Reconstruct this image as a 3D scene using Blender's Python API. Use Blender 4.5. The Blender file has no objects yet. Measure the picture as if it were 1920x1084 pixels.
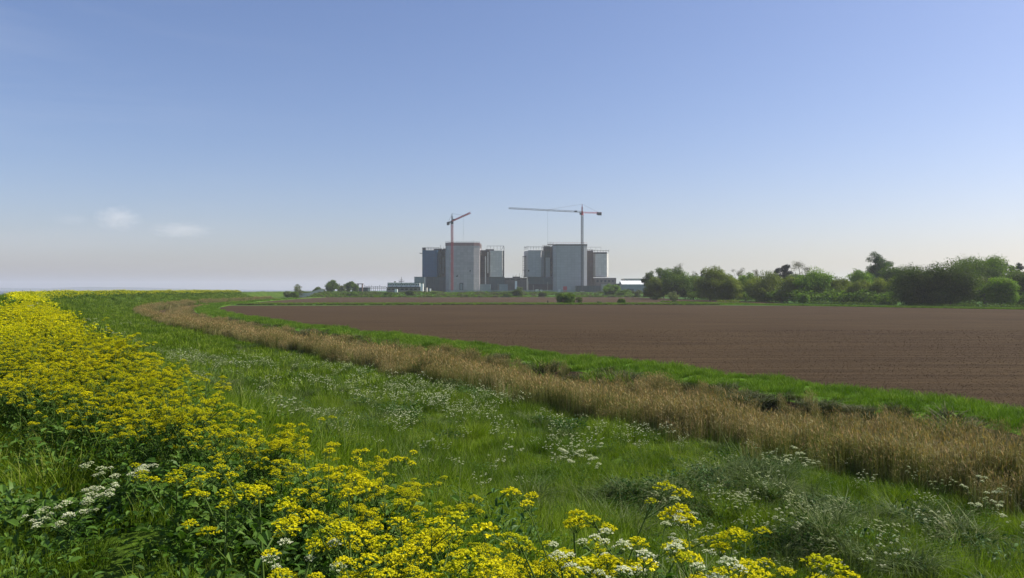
import bpy, math, random
import numpy as np
from math import radians as R_, sin, cos, pi
random.seed(7); rng = np.random.default_rng(11)
S = bpy.context.scene; C = S.collection

# ------------------------------------------------------------------ camera
FPX = 1480.0; HY = 543.0; EYE = 5.6
cam = bpy.data.cameras.new('camera'); camo = bpy.data.objects.new('camera', cam); C.objects.link(camo)
cam.sensor_width = 36; cam.lens = 36*FPX/1920; cam.clip_start = .05; cam.clip_end = 60000
camo.location = (0, 0, EYE); camo.rotation_euler = (R_(90.04), 0, 0)
S.camera = camo
S.render.resolution_x = 1024; S.render.resolution_y = 578
# ------------------------------------------------------------------ light
SUN_EL = 46; SUN_AZ = 80          # azimuth: degrees to the right of the view direction
w = bpy.data.worlds.new('World'); S.world = w; w.use_nodes = True
nt = w.node_tree; nt.nodes.clear()
sky = nt.nodes.new('ShaderNodeTexSky'); sky.sky_type = 'NISHITA'; sky.sun_disc = False
sky.sun_elevation = R_(SUN_EL); sky.sun_rotation = R_(SUN_AZ)
sky.air_density = 1.0; sky.dust_density = 1.3; sky.ozone_density = 3.0; sky.altitude = 0
bg = nt.nodes.new('ShaderNodeBackground'); bg.inputs[1].default_value = 0.088
wo = nt.nodes.new('ShaderNodeOutputWorld')
# thin high cirrus drawn into the sky itself
tc = nt.nodes.new('ShaderNodeTexCoord'); mp = nt.nodes.new('ShaderNodeMapping')
mp.inputs['Scale'].default_value = (1.2, 1.2, 9.0); mp.inputs['Rotation'].default_value = (0, R_(8), 0)
nz = nt.nodes.new('ShaderNodeTexNoise'); nz.inputs['Scale'].default_value = 1.6; nz.inputs['Detail'].default_value = 6
nz.inputs['Distortion'].default_value = .6
mr = nt.nodes.new('ShaderNodeMapRange'); mr.inputs[1].default_value = .5; mr.inputs[2].default_value = .85
mr.inputs[3].default_value = 0; mr.inputs[4].default_value = .22
sx = nt.nodes.new('ShaderNodeSeparateXYZ'); mrx = nt.nodes.new('ShaderNodeMapRange')
mrx.inputs[1].default_value = -.2; mrx.inputs[2].default_value = -.55
mul = nt.nodes.new('ShaderNodeMath'); mul.operation = 'MULTIPLY'
mix = nt.nodes.new('ShaderNodeMix'); mix.data_type = 'RGBA'; mix.inputs[7].default_value = (5.2, 5.5, 6.2, 1)
L = nt.links.new
L(tc.outputs['Generated'], mp.inputs[0]); L(mp.outputs[0], nz.inputs[0]); L(nz.outputs[0], mr.inputs[0])
L(tc.outputs['Generated'], sx.inputs[0]); L(sx.outputs[0], mrx.inputs[0])
L(mr.outputs[0], mul.inputs[0]); L(mrx.outputs[0], mul.inputs[1]); L(mul.outputs[0], mix.inputs[0])
tint = nt.nodes.new('ShaderNodeMix'); tint.data_type = 'RGBA'; tint.blend_type = 'MULTIPLY'; tint.inputs[0].default_value = 1
tint.inputs[7].default_value = (1.07, .96, 1.05, 1)
hs = nt.nodes.new('ShaderNodeHueSaturation'); hs.inputs['Saturation'].default_value = 1.08; L(sky.outputs[0], hs.inputs['Color']); L(hs.outputs[0], tint.inputs[6]); L(tint.outputs[2], mix.inputs[6]); L(mix.outputs[2], bg.inputs[0]); L(bg.outputs[0], wo.inputs[0])
sun = bpy.data.lights.new('sun', 'SUN'); sun.energy = 5.0; sun.angle = R_(.5); sun.color = (1, .93, .78)
so = bpy.data.objects.new('sun', sun); C.objects.link(so)
so.rotation_euler = (R_(90-SUN_EL), 0, R_(180-SUN_AZ)); so.location = (300, 100, 300)
S.view_settings.view_transform = 'Standard'; S.view_settings.look = 'None'; S.view_settings.gamma = 1
S.view_settings.exposure = 0.6
S.cycles.volume_bounces = 2; S.cycles.transparent_max_bounces = 8; S.cycles.max_bounces = 6

# ------------------------------------------------------------------ helpers
def wx(px, D): return (px-960)/FPX*D
def wz(py, D): return EYE+(HY-py)/FPX*D
def tag(o, label=None, cat=None, group=None, kind=None):
    if label: o['label'] = label
    if cat: o['category'] = cat
    if group: o['group'] = group
    if kind: o['kind'] = kind
    return o
def empty(name, loc, label=None, cat=None, group=None, rz=0):
    o = bpy.data.objects.new(name, None); C.objects.link(o); o.location = loc; o.rotation_euler = (0, 0, rz)
    o.empty_display_size = .2
    return tag(o, label, cat, group)
class MB:
    def __init__(s): s.V = []; s.F = []; s.M = []; s.A = []; s.n = 0
    def add(s, V, F, m=0, a=None):
        V = np.asarray(V, float).reshape(-1, 3); k = s.n
        s.V.append(V); s.F += [tuple(int(i)+k for i in f) for f in F]; s.M += [m]*len(F)
        s.A.append(np.full(len(V), .5) if a is None else (np.full(len(V), a) if np.isscalar(a) else np.asarray(a)))
        s.n += len(V); return s
    def box(s, x0, x1, y0, y1, z0, z1, m=0):
        V = [(x, y, z) for z in (z0, z1) for x, y in ((x0, y0), (x1, y0), (x1, y1), (x0, y1))]
        return s.add(V, [(3, 2, 1, 0), (4, 5, 6, 7), (0, 1, 5, 4), (1, 2, 6, 5), (2, 3, 7, 6), (3, 0, 4, 7)], m)
    def prism(s, P, z0, z1, m=0):
        n = len(P); V = [(x, y, z0) for x, y in P]+[(x, y, z1) for x, y in P]
        return s.add(V, [tuple(range(n))[::-1], tuple(range(n, 2*n))]+[(i, (i+1) % n, n+(i+1) % n, n+i) for i in range(n)], m)
    def tube(s, p, q, r0, r1=None, n=4, m=0, a=None):
        r1 = r0 if r1 is None else r1
        p = np.array(p, float); q = np.array(q, float); d = q-p; l = np.linalg.norm(d)
        if l < 1e-6: return s
        d /= l; u = np.cross(d, (0, 0, 1) if abs(d[2]) < .9 else (1, 0, 0)); u /= np.linalg.norm(u); v = np.cross(d, u)
        V = []
        for c, r in ((p, r0), (q, r1)):
            for i in range(n):
                t = 2*pi*(i+.5)/n; V.append(c+r*(cos(t)*u+sin(t)*v))
        F = [(i, (i+1) % n, n+(i+1) % n, n+i) for i in range(n)]+[tuple(range(n))[::-1], tuple(range(n, 2*n))]
        return s.add(V, F, m, a)
    def path(s, pts, r0, r1, n=5, m=0, a=None):
        k = len(pts)-1
        for i in range(k): s.tube(pts[i], pts[i+1], r0+(r1-r0)*i/k, r0+(r1-r0)*(i+1)/k, n, m, a)
        return s
    def quads(s, Pc, U, Vv, m=0, a=None):      # many free quads: centres, half-axes
        n = len(Pc)
        if n == 0: return s
        V = np.stack([Pc-U-Vv, Pc+U-Vv, Pc+U+Vv, Pc-U+Vv], 1).reshape(-1, 3)
        k = s.n; s.V.append(V); idx = np.arange(n*4).reshape(-1, 4)+k
        s.F += [tuple(f) for f in idx.tolist()]; s.M += [m]*n
        s.A.append(np.repeat(rng.random(n) if a is None else a, 4)); s.n += n*4; return s
    def rhombs(s, Pb, D, W, m=0, a=None, fold=None):     # leaf shapes: base, length vec, half width vec
        n = len(Pb)
        if n == 0: return s
        V = np.stack([Pb, Pb+D*.45+W, Pb+D, Pb+D*.45-W], 1).reshape(-1, 3)
        k = s.n; s.V.append(V); idx = np.arange(n*4).reshape(-1, 4)+k
        s.F += [tuple(f) for f in idx.tolist()]; s.M += [m]*n
        s.A.append(np.repeat(rng.random(n) if a is None else a, 4)); s.n += n*4; return s
    def leaves(s, Pb, D, W, m=0, a=None):     # oval leaves folded along the midrib with a drooping tip
        n = len(Pb)
        if n == 0: return s
        l = np.linalg.norm(D, axis=1)[:, None]; N = np.cross(D, W); N /= np.linalg.norm(N, axis=1)[:, None]+1e-9; N *= np.where(N[:, 2:] < 0, -1, 1)
        dz = np.array([0, 0, 1.])*l; f = N*np.linalg.norm(W, axis=1)[:, None]*.45
        j = lambda q: 1+rng.normal(0, .12, (n, 1))*q
        V = np.stack([Pb, Pb+D*.30+W*.85*j(1)+f, Pb+D*.68-dz*.05+W*.72*j(1)+f*.8, Pb+D*(1+.05*rng.random((n, 1)))-dz*.2, Pb+D*.68-dz*.05-W*.72*j(1)+f*.8, Pb+D*.30-W*.85*j(1)+f, Pb+D*.32, Pb+D*.68-dz*.06], 1).reshape(-1, 3)
        k = s.n; s.V.append(V); i = (np.arange(n)*8+k)[:, None]
        for q in ((0, 6, 1), (6, 7, 2, 1), (7, 3, 2), (0, 5, 6), (6, 5, 4, 7), (7, 4, 3)): s.F += [tuple(x) for x in (i+np.array(q)).tolist()]
        s.M += [m]*(6*n); s.A.append(np.repeat(rng.random(n) if a is None else a, 8)); s.n += n*8; return s
    def mesh(s, name, mats, off=(0, 0, 0)):
        me = bpy.data.meshes.new(name)
        V = np.concatenate(s.V)-np.array(off)
        me.from_pydata(V.tolist(), [], s.F)
        for m in (mats if isinstance(mats, (list, tuple)) else [mats]): me.materials.append(m)
        me.polygons.foreach_set('material_index', s.M)
        at = me.attributes.new('v', 'FLOAT', 'POINT'); at.data.foreach_set('value', np.concatenate(s.A).astype(np.float32))
        me.update(); return me
    def build(s, name, mats, parent=None, smooth=False, origin=None):
        off = np.array(parent.location) if parent is not None else np.array(origin if origin is not None else (0, 0, 0))
        if parent is not None and parent.parent is not None: off = off+np.array(parent.parent.location)
        me = s.mesh(name, mats, off)
        if smooth: me.polygons.foreach_set('use_smooth', [True]*len(me.polygons))
        o = bpy.data.objects.new(name, me); C.objects.link(o)
        if parent is not None: o.parent = parent
        else: o.location = off
        return o

# ------------------------------------------------------------------ materials
def mat(name, build):
    m = bpy.data.materials.new(name); m.use_nodes = True; t = m.node_tree; t.nodes.clear()
    out = t.nodes.new('ShaderNodeOutputMaterial'); build(t, out); return m
def ramp(t, fac, stops):
    r = t.nodes.new('ShaderNodeValToRGB'); e = r.color_ramp.elements
    while len(e) < len(stops): e.new(.5)
    for i, (p, c) in enumerate(stops): e[i].position = p; e[i].color = (*c, 1)
    t.links.new(fac, r.inputs[0]); return r.outputs[0]
def noise(t, scale, detail=4, vec=None, rough=.55, sc=None):
    n = t.nodes.new('ShaderNodeTexNoise'); n.inputs['Scale'].default_value = scale
    n.inputs['Detail'].default_value = detail; n.inputs['Roughness'].default_value = rough
    g = t.nodes.new('ShaderNodeNewGeometry'); v = g.outputs['Position'] if vec is None else vec
    if sc:
        mp = t.nodes.new('ShaderNodeMapping'); mp.inputs['Scale'].default_value = sc
        if len(sc) > 3: pass
        t.links.new(v, mp.inputs[0]); v = mp.outputs[0]
    t.links.new(v, n.inputs['Vector']); return n.outputs[0]
def math_(t, op, a, b=None):
    n = t.nodes.new('ShaderNodeMath'); n.operation = op
    for i, x in enumerate((a, b)):
        if x is None: continue
        if isinstance(x, (int, float)): n.inputs[i].default_value = x
        else: t.links.new(x, n.inputs[i])
    return n.outputs[0]
def mixc(t, f, a, b, mode='MIX'):
    n = t.nodes.new('ShaderNodeMix'); n.data_type = 'RGBA'; n.blend_type = mode
    for i, x in ((0, f), (6, a), (7, b)):
        if isinstance(x, (int, float)): n.inputs[i].default_value = x
        elif isinstance(x, tuple): n.inputs[i].default_value = (*x, 1)
        else: t.links.new(x, n.inputs[i])
    return n.outputs[2]
def leafmat(name, stops, transl=.3, patch=None, pscale=.25, rough=.6, spec=True, instvar=True):
    """stops: ramp over the per-leaf value; patch: colour mixed in by large noise"""
    def b(t, out):
        at = t.nodes.new('ShaderNodeAttribute'); at.attribute_name = 'v'
        f = at.outputs['Fac']
        if instvar:
            oi = t.nodes.new('ShaderNodeObjectInfo')
            f = math_(t, 'ADD', math_(t, 'MULTIPLY', f, .7), math_(t, 'MULTIPLY', oi.outputs['Random'], .3))
        c = ramp(t, f, stops)
        if patch:
            n = noise(t, pscale, 3)
            c = mixc(t, ramp(t, n, [(.42, (0, 0, 0)), (.62, (1, 1, 1))]), c, mixc(t, 1.0, c, patch, 'MULTIPLY'))
        d = t.nodes.new('ShaderNodeBsdfPrincipled'); d.inputs['Roughness'].default_value = rough
        d.inputs['Specular IOR Level'].default_value = .14 if spec else .05
        t.links.new(c, d.inputs['Base Color'])
        tr = t.nodes.new('ShaderNodeBsdfTranslucent'); t.links.new(mixc(t, 1.0, c, (1.0, 1.15, .5), 'MULTIPLY'), tr.inputs[0])
        mx = t.nodes.new('ShaderNodeMixShader'); mx.inputs[0].default_value = transl
        t.links.new(d.outputs[0], mx.inputs[1]); t.links.new(tr.outputs[0], mx.inputs[2]); t.links.new(mx.outputs[0], out.inputs[0])
    return mat(name, b)
def plain(name, col, rough=.7, nscale=None, amt=.25, metal=0, bump=0):
    def b(t, out):
        d = t.nodes.new('ShaderNodeBsdfPrincipled'); d.inputs['Roughness'].default_value = rough; d.inputs['Metallic'].default_value = metal
        n = noise(t, nscale or .4, 5)
        c = mixc(t, ramp(t, n, [(.3, (0, 0, 0)), (.7, (1, 1, 1))]), tuple(x*(1-amt) for x in col), tuple(min(1, x*(1+amt*.6)) for x in col))
        t.links.new(c, d.inputs['Base Color'])
        if bump:
            bp = t.nodes.new('ShaderNodeBump'); bp.inputs['Distance'].default_value = bump; t.links.new(n, bp.inputs['Height']); t.links.new(bp.outputs[0], d.inputs['Normal'])
        t.links.new(d.outputs[0], out.inputs[0])
    return mat(name, b)
def cladding(name, col, ph=2.9, pw=4.2, amt=.07, dirt=.2):
    def b(t, out):
        g = t.nodes.new('ShaderNodeNewGeometry'); sp = t.nodes.new('ShaderNodeSeparateXYZ'); t.links.new(g.outputs['Position'], sp.inputs[0])
        cb = t.nodes.new('ShaderNodeCombineXYZ'); t.links.new(math_(t, 'ADD', sp.outputs[0], sp.outputs[1]), cb.inputs[0]); t.links.new(sp.outputs[2], cb.inputs[1])
        br = t.nodes.new('ShaderNodeTexBrick'); br.offset = 0; br.inputs['Scale'].default_value = 1
        br.inputs['Brick Width'].default_value = pw; br.inputs['Row Height'].default_value = ph; br.inputs['Mortar Size'].default_value = .09
        br.inputs['Color1'].default_value = (*[x*(1-amt) for x in col], 1); br.inputs['Color2'].default_value = (*[x*(1+amt*.5) for x in col], 1)
        br.inputs['Mortar'].default_value = (*[x*.68 for x in col], 1)
        t.links.new(cb.outputs[0], br.inputs['Vector'])
        n = noise(t, .12, 5, sc=(1, 1, .35)); n2 = noise(t, .5, 4, sc=(1, 1, .08))
        c = mixc(t, math_(t, 'MULTIPLY', ramp(t, n, [(.45, (0, 0, 0)), (.75, (1, 1, 1))]), dirt), br.outputs[0], tuple(x*.55 for x in col))
        c = mixc(t, math_(t, 'MULTIPLY', ramp(t, n2, [(.5, (0, 0, 0)), (.7, (1, 1, 1))]), dirt*.5), c, (.25, .2, .18))
        d = t.nodes.new('ShaderNodeBsdfPrincipled'); d.inputs['Roughness'].default_value = .6
        t.links.new(c, d.inputs['Base Color']); t.links.new(d.outputs[0], out.inputs[0])
    return mat(name, b)

GRASS = leafmat('grass', [(0, (.045, .075, .004)), (.45, (.125, .195, .008)), (.8, (.20, .285, .017)), (1, (.33, .33, .11))], .38, (.55, .66, .48), .30)
LUSH = leafmat('lush_grass', [(0, (.055, .10, .008)), (.5, (.11, .195, .012)), (.85, (.17, .265, .02)), (1, (.28, .32, .08))], .35, (.7, .78, .65), .3)
TUSS = leafmat('tussock_grass', [(0, (.035, .06, .014)), (.5, (.08, .12, .03)), (.85, (.14, .18, .06)), (1, (.28, .27, .14))], .25)
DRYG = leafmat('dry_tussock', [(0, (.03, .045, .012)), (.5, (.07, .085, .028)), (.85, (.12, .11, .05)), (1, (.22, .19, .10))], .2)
REED = leafmat('reed', [(0, (.055, .052, .018)), (.35, (.165, .135, .055)), (.75, (.31, .255, .12)), (1, (.50, .44, .27))], .25, (.66, .78, .5), .22, rough=.75)
REEDG = leafmat('green_reed', [(0, (.05, .08, .015)), (1, (.14, .18, .04))], .3)
PLUME = leafmat('reed_plume', [(0, (.20, .13, .055)), (1, (.44, .30, .14))], .25, rough=.9)
STEM = leafmat('plant_stem', [(0, (.05, .09, .015)), (1, (.13, .2, .04))], .1)
PLEAF = leafmat('plant_leaf', [(0, (.025, .06, .008)), (.5, (.06, .13, .016)), (1, (.12, .2, .035))], .3)
YEL = leafmat('yellow_floret', [(0, (.17, .23, .02)), (.25, (.36, .39, .01)), (.6, (.53, .485, .008)), (.85, (.64, .565, .010)), (1, (.76, .74, .05))], .3, (.82, .86, .8), .5, rough=.8, spec=False)
WHT = leafmat('white_floret', [(0, (.26, .32, .15)), (.5, (.50, .53, .36)), (1, (.74, .74, .62))], .3, rough=.8, spec=False)
DOCK = leafmat('dock_leaf', [(0, (.025, .06, .008)), (.5, (.055, .12, .014)), (1, (.11, .19, .035))], .25, rough=.45)
THIS = leafmat('thistle_leaf', [(0, (.015, .045, .008)), (.5, (.035, .09, .015)), (1, (.10, .18, .05))], .2, rough=.5)
BARK = plain('bark', (.085, .065, .05), .9, 3, .4)

# ------------------------------------------------------------------ the sea wall line
HT = [(-400, -32.7), (110, -32.7), (190, -27), (250, -20), (320, -12), (420, -7), (520, -5), (1200, 12)]
TT = np.arange(-120, 900.1, 1.0)
hd = np.radians(np.interp(TT, [a for a, b in HT], [b for a, b in HT]))
cx = np.concatenate([[0], np.cumsum(np.sin((hd[1:]+hd[:-1])/2))]); cy = np.concatenate([[0], np.cumsum(np.cos((hd[1:]+hd[:-1])/2))])
i0 = 120; cx -= cx[i0]; cy -= cy[i0]
def P(t, s):
    t = np.asarray(t, float); s = np.asarray(s, float)
    h = np.interp(t, TT, hd); return np.interp(t, TT, cx)+s*np.cos(h), np.interp(t, TT, cy)-s*np.sin(h)
PROF = [(-30, -2.6), (-15, -2.2), (-11, -.6), (-3.4, 3.75), (-2.4, 4.0), (1.4, 4.0), (2.1, 3.8), (4, 2.95), (8.5, 1.0), (11, .5), (15, .28), (20, .12), (22, -.15), (24.5, -1.1),
        (28, -1.35), (31, -.95), (33, -.25), (34.5, .02), (37, .12), (39, .05), (40, -.02), (42, -.25), (60, -.4)]
ps = np.array([a for a, b in PROF]); pz = np.array([b for a, b in PROF])
fine = np.arange(-30, 60, .1); fz = np.interp(fine, ps, pz); k = np.ones(9)/9; fz[8:-8] = np.convolve(fz, k, 'same')[8:-8]
# cheap value noise
_g = rng.random((256, 256))
def vn(x, y):
    xi = np.floor(x).astype(int); yi = np.floor(y).astype(int); fx = x-xi; fy = y-yi
    fx = fx*fx*(3-2*fx); fy = fy*fy*(3-2*fy)
    a = _g[xi % 256, yi % 256]; b = _g[(xi+1) % 256, yi % 256]; c = _g[xi % 256, (yi+1) % 256]; d = _g[(xi+1) % 256, (yi+1) % 256]
    return (a*(1-fx)+b*fx)*(1-fy)+(c*(1-fx)+d*fx)*fy
def zs(t, s):
    t = np.asarray(t, float); s = np.asarray(s, float)
    n = (vn(t*.35+50, s*.35+50)-.5)*.34+(vn(t*.9, s*1.0)-.5)*.26
    return np.interp(s, fine, fz)+n*np.clip((s+3)/4, .3, 1)*np.clip((41-s)/3, 0, 1)

# strips of the sea wall and ditch
def strip(name, s0, s1, ds, tt, m, kind='structure'):
    ss = np.arange(s0, s1+1e-6, ds); T, Q = np.meshgrid(tt, ss, indexing='ij')
    X, Y = P(T, Q); Z = zs(T, Q); V = np.stack([X, Y, Z], -1).reshape(-1, 3); n, k = T.shape
    idx = np.arange(n*k).reshape(n, k)
    F = np.stack([idx[:-1, :-1], idx[:-1, 1:], idx[1:, 1:], idx[1:, :-1]], -1).reshape(-1, 4)
    b = MB(); b.add(V, F.tolist(), 0); o = b.build(name, m, smooth=True); tag(o, kind=kind); return o
tt = np.concatenate([np.arange(-60, 60, .5), np.arange(60, 200, 1.5), np.arange(200, 860, 5)])
def soilgrass(name, a, b_, c_, sc=1.2):
    def bb(t, out):
        n = noise(t, sc, 6); n2 = noise(t, .12, 3)
        c = ramp(t, n, [(.3, a), (.55, b_), (.75, c_)])
        c = mixc(t, ramp(t, n2, [(.4, (0, 0, 0)), (.6, (1, 1, 1))]), c, mixc(t, 1.0, c, (.7, .8, .7), 'MULTIPLY'))
        d = t.nodes.new('ShaderNodeBsdfPrincipled'); d.inputs['Roughness'].default_value = .95; d.inputs['Specular IOR Level'].default_value = .1
        bp = t.nodes.new('ShaderNodeBump'); bp.inputs['Distance'].default_value = .15; t.links.new(noise(t, 3, 5), bp.inputs['Height'])
        t.links.new(bp.outputs[0], d.inputs['Normal']); t.links.new(c, d.inputs['Base Color']); t.links.new(d.outputs[0], out.inputs[0])
    return mat(name, bb)
G_BANK = soilgrass('bank_turf', (.03, .055, .008), (.065, .11, .010), (.10, .16, .018))
G_LUSH = soilgrass('lush_turf', (.06, .12, .010), (.10, .20, .014), (.13, .25, .025), .7)
G_MUD = soilgrass('ditch_mud', (.03, .022, .012), (.06, .04, .02), (.12, .075, .035))
G_FAR = soilgrass('meadow', (.03, .07, .012), (.055, .13, .018), (.08, .17, .03), .08)
strip('sea_wall_bank', -15, 21.5, .5, tt, G_BANK)
strip('ditch', 21.5, 33.5, .5, tt, G_MUD)
strip('grass_verge', 33.5, 42, .5, tt, G_LUSH)

# ------------------------------------------------------------------ ploughed fields
def soil(name, base, rowang):
    def b(t, out):
        n1 = noise(t, 3.2, 8, rough=.75); n2 = noise(t, .03, 3); n3 = noise(t, .35, 5)
        g = t.nodes.new('ShaderNodeNewGeometry'); mp = t.nodes.new('ShaderNodeMapping'); mp.inputs['Rotation'].default_value = (0, 0, rowang)
        mp.inputs['Scale'].default_value = (.05, 1.0, 1); t.links.new(g.outputs['Position'], mp.inputs[0])
        n4n = t.nodes.new('ShaderNodeTexNoise'); n4n.inputs['Scale'].default_value = .9; n4n.inputs['Detail'].default_value = 6; t.links.new(mp.outputs[0], n4n.inputs['Vector'])
        c = ramp(t, n1, [(.3, tuple(x*.55 for x in base)), (.5, base), (.72, tuple(x*1.35 for x in base))])
        c = mixc(t, ramp(t, n4n.outputs[0], [(.4, (0, 0, 0)), (.62, (1, 1, 1))]), c, mixc(t, 1.0, c, (.66, .66, .68), 'MULTIPLY'))
        c = mixc(t, ramp(t, n2, [(.35, (0, 0, 0)), (.65, (1, 1, 1))]), c, mixc(t, 1.0, c, (.86, .84, .86), 'MULTIPLY'))
        d = t.nodes.new('ShaderNodeBsdfPrincipled'); d.inputs['Roughness'].default_value = 1; d.inputs['Specular IOR Level'].default_value = .05
        bp = t.nodes.new('ShaderNodeBump'); bp.inputs['Distance'].default_value = .12; bp.inputs['Strength'].default_value = 1
        t.links.new(math_(t, 'ADD', n1, math_(t, 'MULTIPLY', n4n.outputs[0], 1.2)), bp.inputs['Height']); t.links.new(bp.outputs[0], d.inputs['Normal'])
        t.links.new(c, d.inputs['Base Color']); t.links.new(d.outputs[0], out.inputs[0])
    return mat(name, b)
SOIL = soil('ploughed_soil', (.063, .043, .023), R_(12)); SOIL2 = soil('far_soil', (.074, .052, .031), R_(-4))
def poly(name, pts, z, m, kind='structure', curve=0):
    b = MB(); b.add([(x, y, z) for x, y in pts], [tuple(range(len(pts)))]); return tag(b.build(name, m), kind=kind)
def gpt(px, py, z=0.0):
    D = (EYE-z)*FPX/(py-HY); return wx(px, D), D
te = np.arange(-20, 262, 3.0)
ex, ey = P(te, 39.5+(vn(te*.3, te*0+3)-.5)*.9)
far_edge = [gpt(1925, 580), gpt(1700, 577), gpt(1500, 573.5), gpt(1200, 571.5), gpt(900, 571.5), gpt(600, 573), gpt(430, 573)]
edge = [(x, y) for x, y in zip(ex, ey) if y < 268]
poly('ploughed_field', edge+far_edge[::-1]+[(330, 225), (330, -20)], .0, SOIL)
te2 = np.arange(318, 560, 6.0); ex2, ey2 = P(te2, 41.0)
n2a = gpt(470, 569); ff = [(x, y) for x, y in zip(ex2, ey2) if y > n2a[1]+6]
poly('distant_ploughed_field', [n2a]+ff+[gpt(540, 557.6), gpt(800, 557.6), gpt(1180, 557), gpt(1265, 560.5), gpt(1450, 566.5), gpt(1500, 569), gpt(1200, 568), gpt(900, 567.5), gpt(600, 569)], .0, SOIL2)

# flat land out to the horizon on the landward side, and the estuary
tb = np.arange(-60, 880, 10.0); bx_, by_ = P(tb, 36.5)
poly('meadow', list(zip(bx_, by_))+[(bx_[-1]-50, 5000), (-1200, 12000), (9000, 12000), (9000, -200), (60, -200)], -.06, G_FAR)
def waterm(t, out):
    d = t.nodes.new('ShaderNodeBsdfPrincipled'); d.inputs['Base Color'].default_value = (.09, .11, .125, 1); d.inputs['Roughness'].default_value = .45; d.inputs['Specular IOR Level'].default_value = .3
    bp = t.nodes.new('ShaderNodeBump'); bp.inputs['Distance'].default_value = .25; t.links.new(noise(t, .5, 5), bp.inputs['Height'])
    t.links.new(bp.outputs[0], d.inputs['Normal']); t.links.new(d.outputs[0], out.inputs[0])
WATER = mat('estuary_water', waterm)
poly('estuary_water', [(-12000, -300), (12000, -300), (12000, 12000), (-12000, 12000)], -1.9, WATER)

# station platform: gentle rise beyond the far field
nx, ny = 60, 24
X = np.linspace(-330, 260, nx); Yv = np.concatenate([np.linspace(560, 680, 16), np.linspace(700, 1500, 8)])
V = []; 
for j, y in enumerate(Yv):
    for i, x in enumerate(X):
        u = min(1, max(0, (y-572-(vn(np.array(x*.03), np.array(2.))-.5)*14)/55)); z = -.1+2.8*(u*u*(3-2*u))
        ex_ = min(1, max(0, (x+330)/60))*min(1, max(0, (260-x)/120)); z = -.1+(z+.1)*ex_*(.9+.2*float(vn(np.array(x*.08), np.array(y*.05))))
        V.append((x, y, z))
b = MB(); b.add(V, [(j*nx+i, j*nx+i+1, (j+1)*nx+i+1, (j+1)*nx+i) for j in range(len(Yv)-1) for i in range(nx-1)])
tag(b.build('raised_ground', G_FAR, smooth=True), kind='structure')
GZ = 2.6
def gz(x, y):
    if y > 570 and -270 < x < 200:
        u = min(1, max(0, (y-575)/55)); return 2.7*u*u*(3-2*u)
    return 0

# far shore
FARM = plain('distant_shore', (.05, .08, .05), .9, .004, .4)
def shore(name, D, x0, x1, h0, seed):
    n = 160; b = MB(); rr = np.linspace(0, 1, n); X = x0+(x1-x0)*rr
    H = h0*(.35+.65*vn(rr*9+seed, rr*0+seed))*np.clip((1-rr)*3, .12, 1)+vn(rr*70+seed, rr*0)*7*np.clip((1-rr)*2, .2, 1)
    V = [(x, D, -2.2) for x in X]+[(x, D+30, h) for x, h in zip(X, H)]+[(x, D+900, h*.7) for x, h in zip(X, H)]
    F = [(i, i+1, n+i+1, n+i) for i in range(n-1)]+[(n+i, n+i+1, 2*n+i+1, 2*n+i) for i in range(n-1)]
    b.add(V, F); tag(b.build(name, FARM), kind='structure')
shore('hills', 9000, -8500, -2900, 38, 3)

# ------------------------------------------------------------------ scatter of uncountable stuff with geometry nodes
def gn_scatter(name, pts, rz, scl, protos, label, cat, tilt=.12):
    col = bpy.data.collections.new(name+'_kinds')
    for o in protos: col.objects.link(o)
    me = bpy.data.meshes.new(name); me.from_pydata(np.asarray(pts).tolist(), [], [])
    n = len(pts)
    rot = np.stack([rng.normal(0, tilt, n), rng.normal(0, tilt, n), rz], 1).astype(np.float32)
    a = me.attributes.new('rot', 'FLOAT_VECTOR', 'POINT'); a.data.foreach_set('vector', rot.ravel())
    a = me.attributes.new('scl', 'FLOAT', 'POINT'); a.data.foreach_set('value', np.asarray(scl, np.float32))
    a = me.attributes.new('pick', 'INT', 'POINT'); a.data.foreach_set('value', rng.integers(0, len(protos), n).astype(np.int32))
    o = bpy.data.objects.new(name, me); C.objects.link(o); tag(o, label, cat, kind='stuff')
    ng = bpy.data.node_groups.new(name, 'GeometryNodeTree')
    ng.interface.new_socket('Geometry', in_out='INPUT', socket_type='NodeSocketGeometry'); ng.interface.new_socket('Geometry', in_out='OUTPUT', socket_type='NodeSocketGeometry')
    N = ng.nodes; gi = N.new('NodeGroupInput'); go = N.new('NodeGroupOutput'); ip = N.new('GeometryNodeInstanceOnPoints')
    ci = N.new('GeometryNodeCollectionInfo'); ci.inputs[0].default_value = col; ci.inputs['Separate Children'].default_value = True; ci.inputs['Reset Children'].default_value = True
    ip.inputs['Pick Instance'].default_value = True
    def na(nm, ty):
        q = N.new('GeometryNodeInputNamedAttribute'); q.data_type = ty; q.inputs[0].default_value = nm; return q.outputs[0]
    l = ng.links.new
    l(gi.outputs[0], ip.inputs['Points']); l(ci.outputs[0], ip.inputs['Instance']); l(na('pick', 'INT'), ip.inputs['Instance Index'])
    l(na('rot', 'FLOAT_VECTOR'), ip.inputs['Rotation']); l(na('scl', 'FLOAT'), ip.inputs['Scale']); l(ip.outputs[0], go.inputs[0])
    md = o.modifiers.new('scatter', 'NODES'); md.node_group = ng
    return o
def proto(mb, name, mats):
    return bpy.data.objects.new(name, mb.mesh(name, mats))

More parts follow.
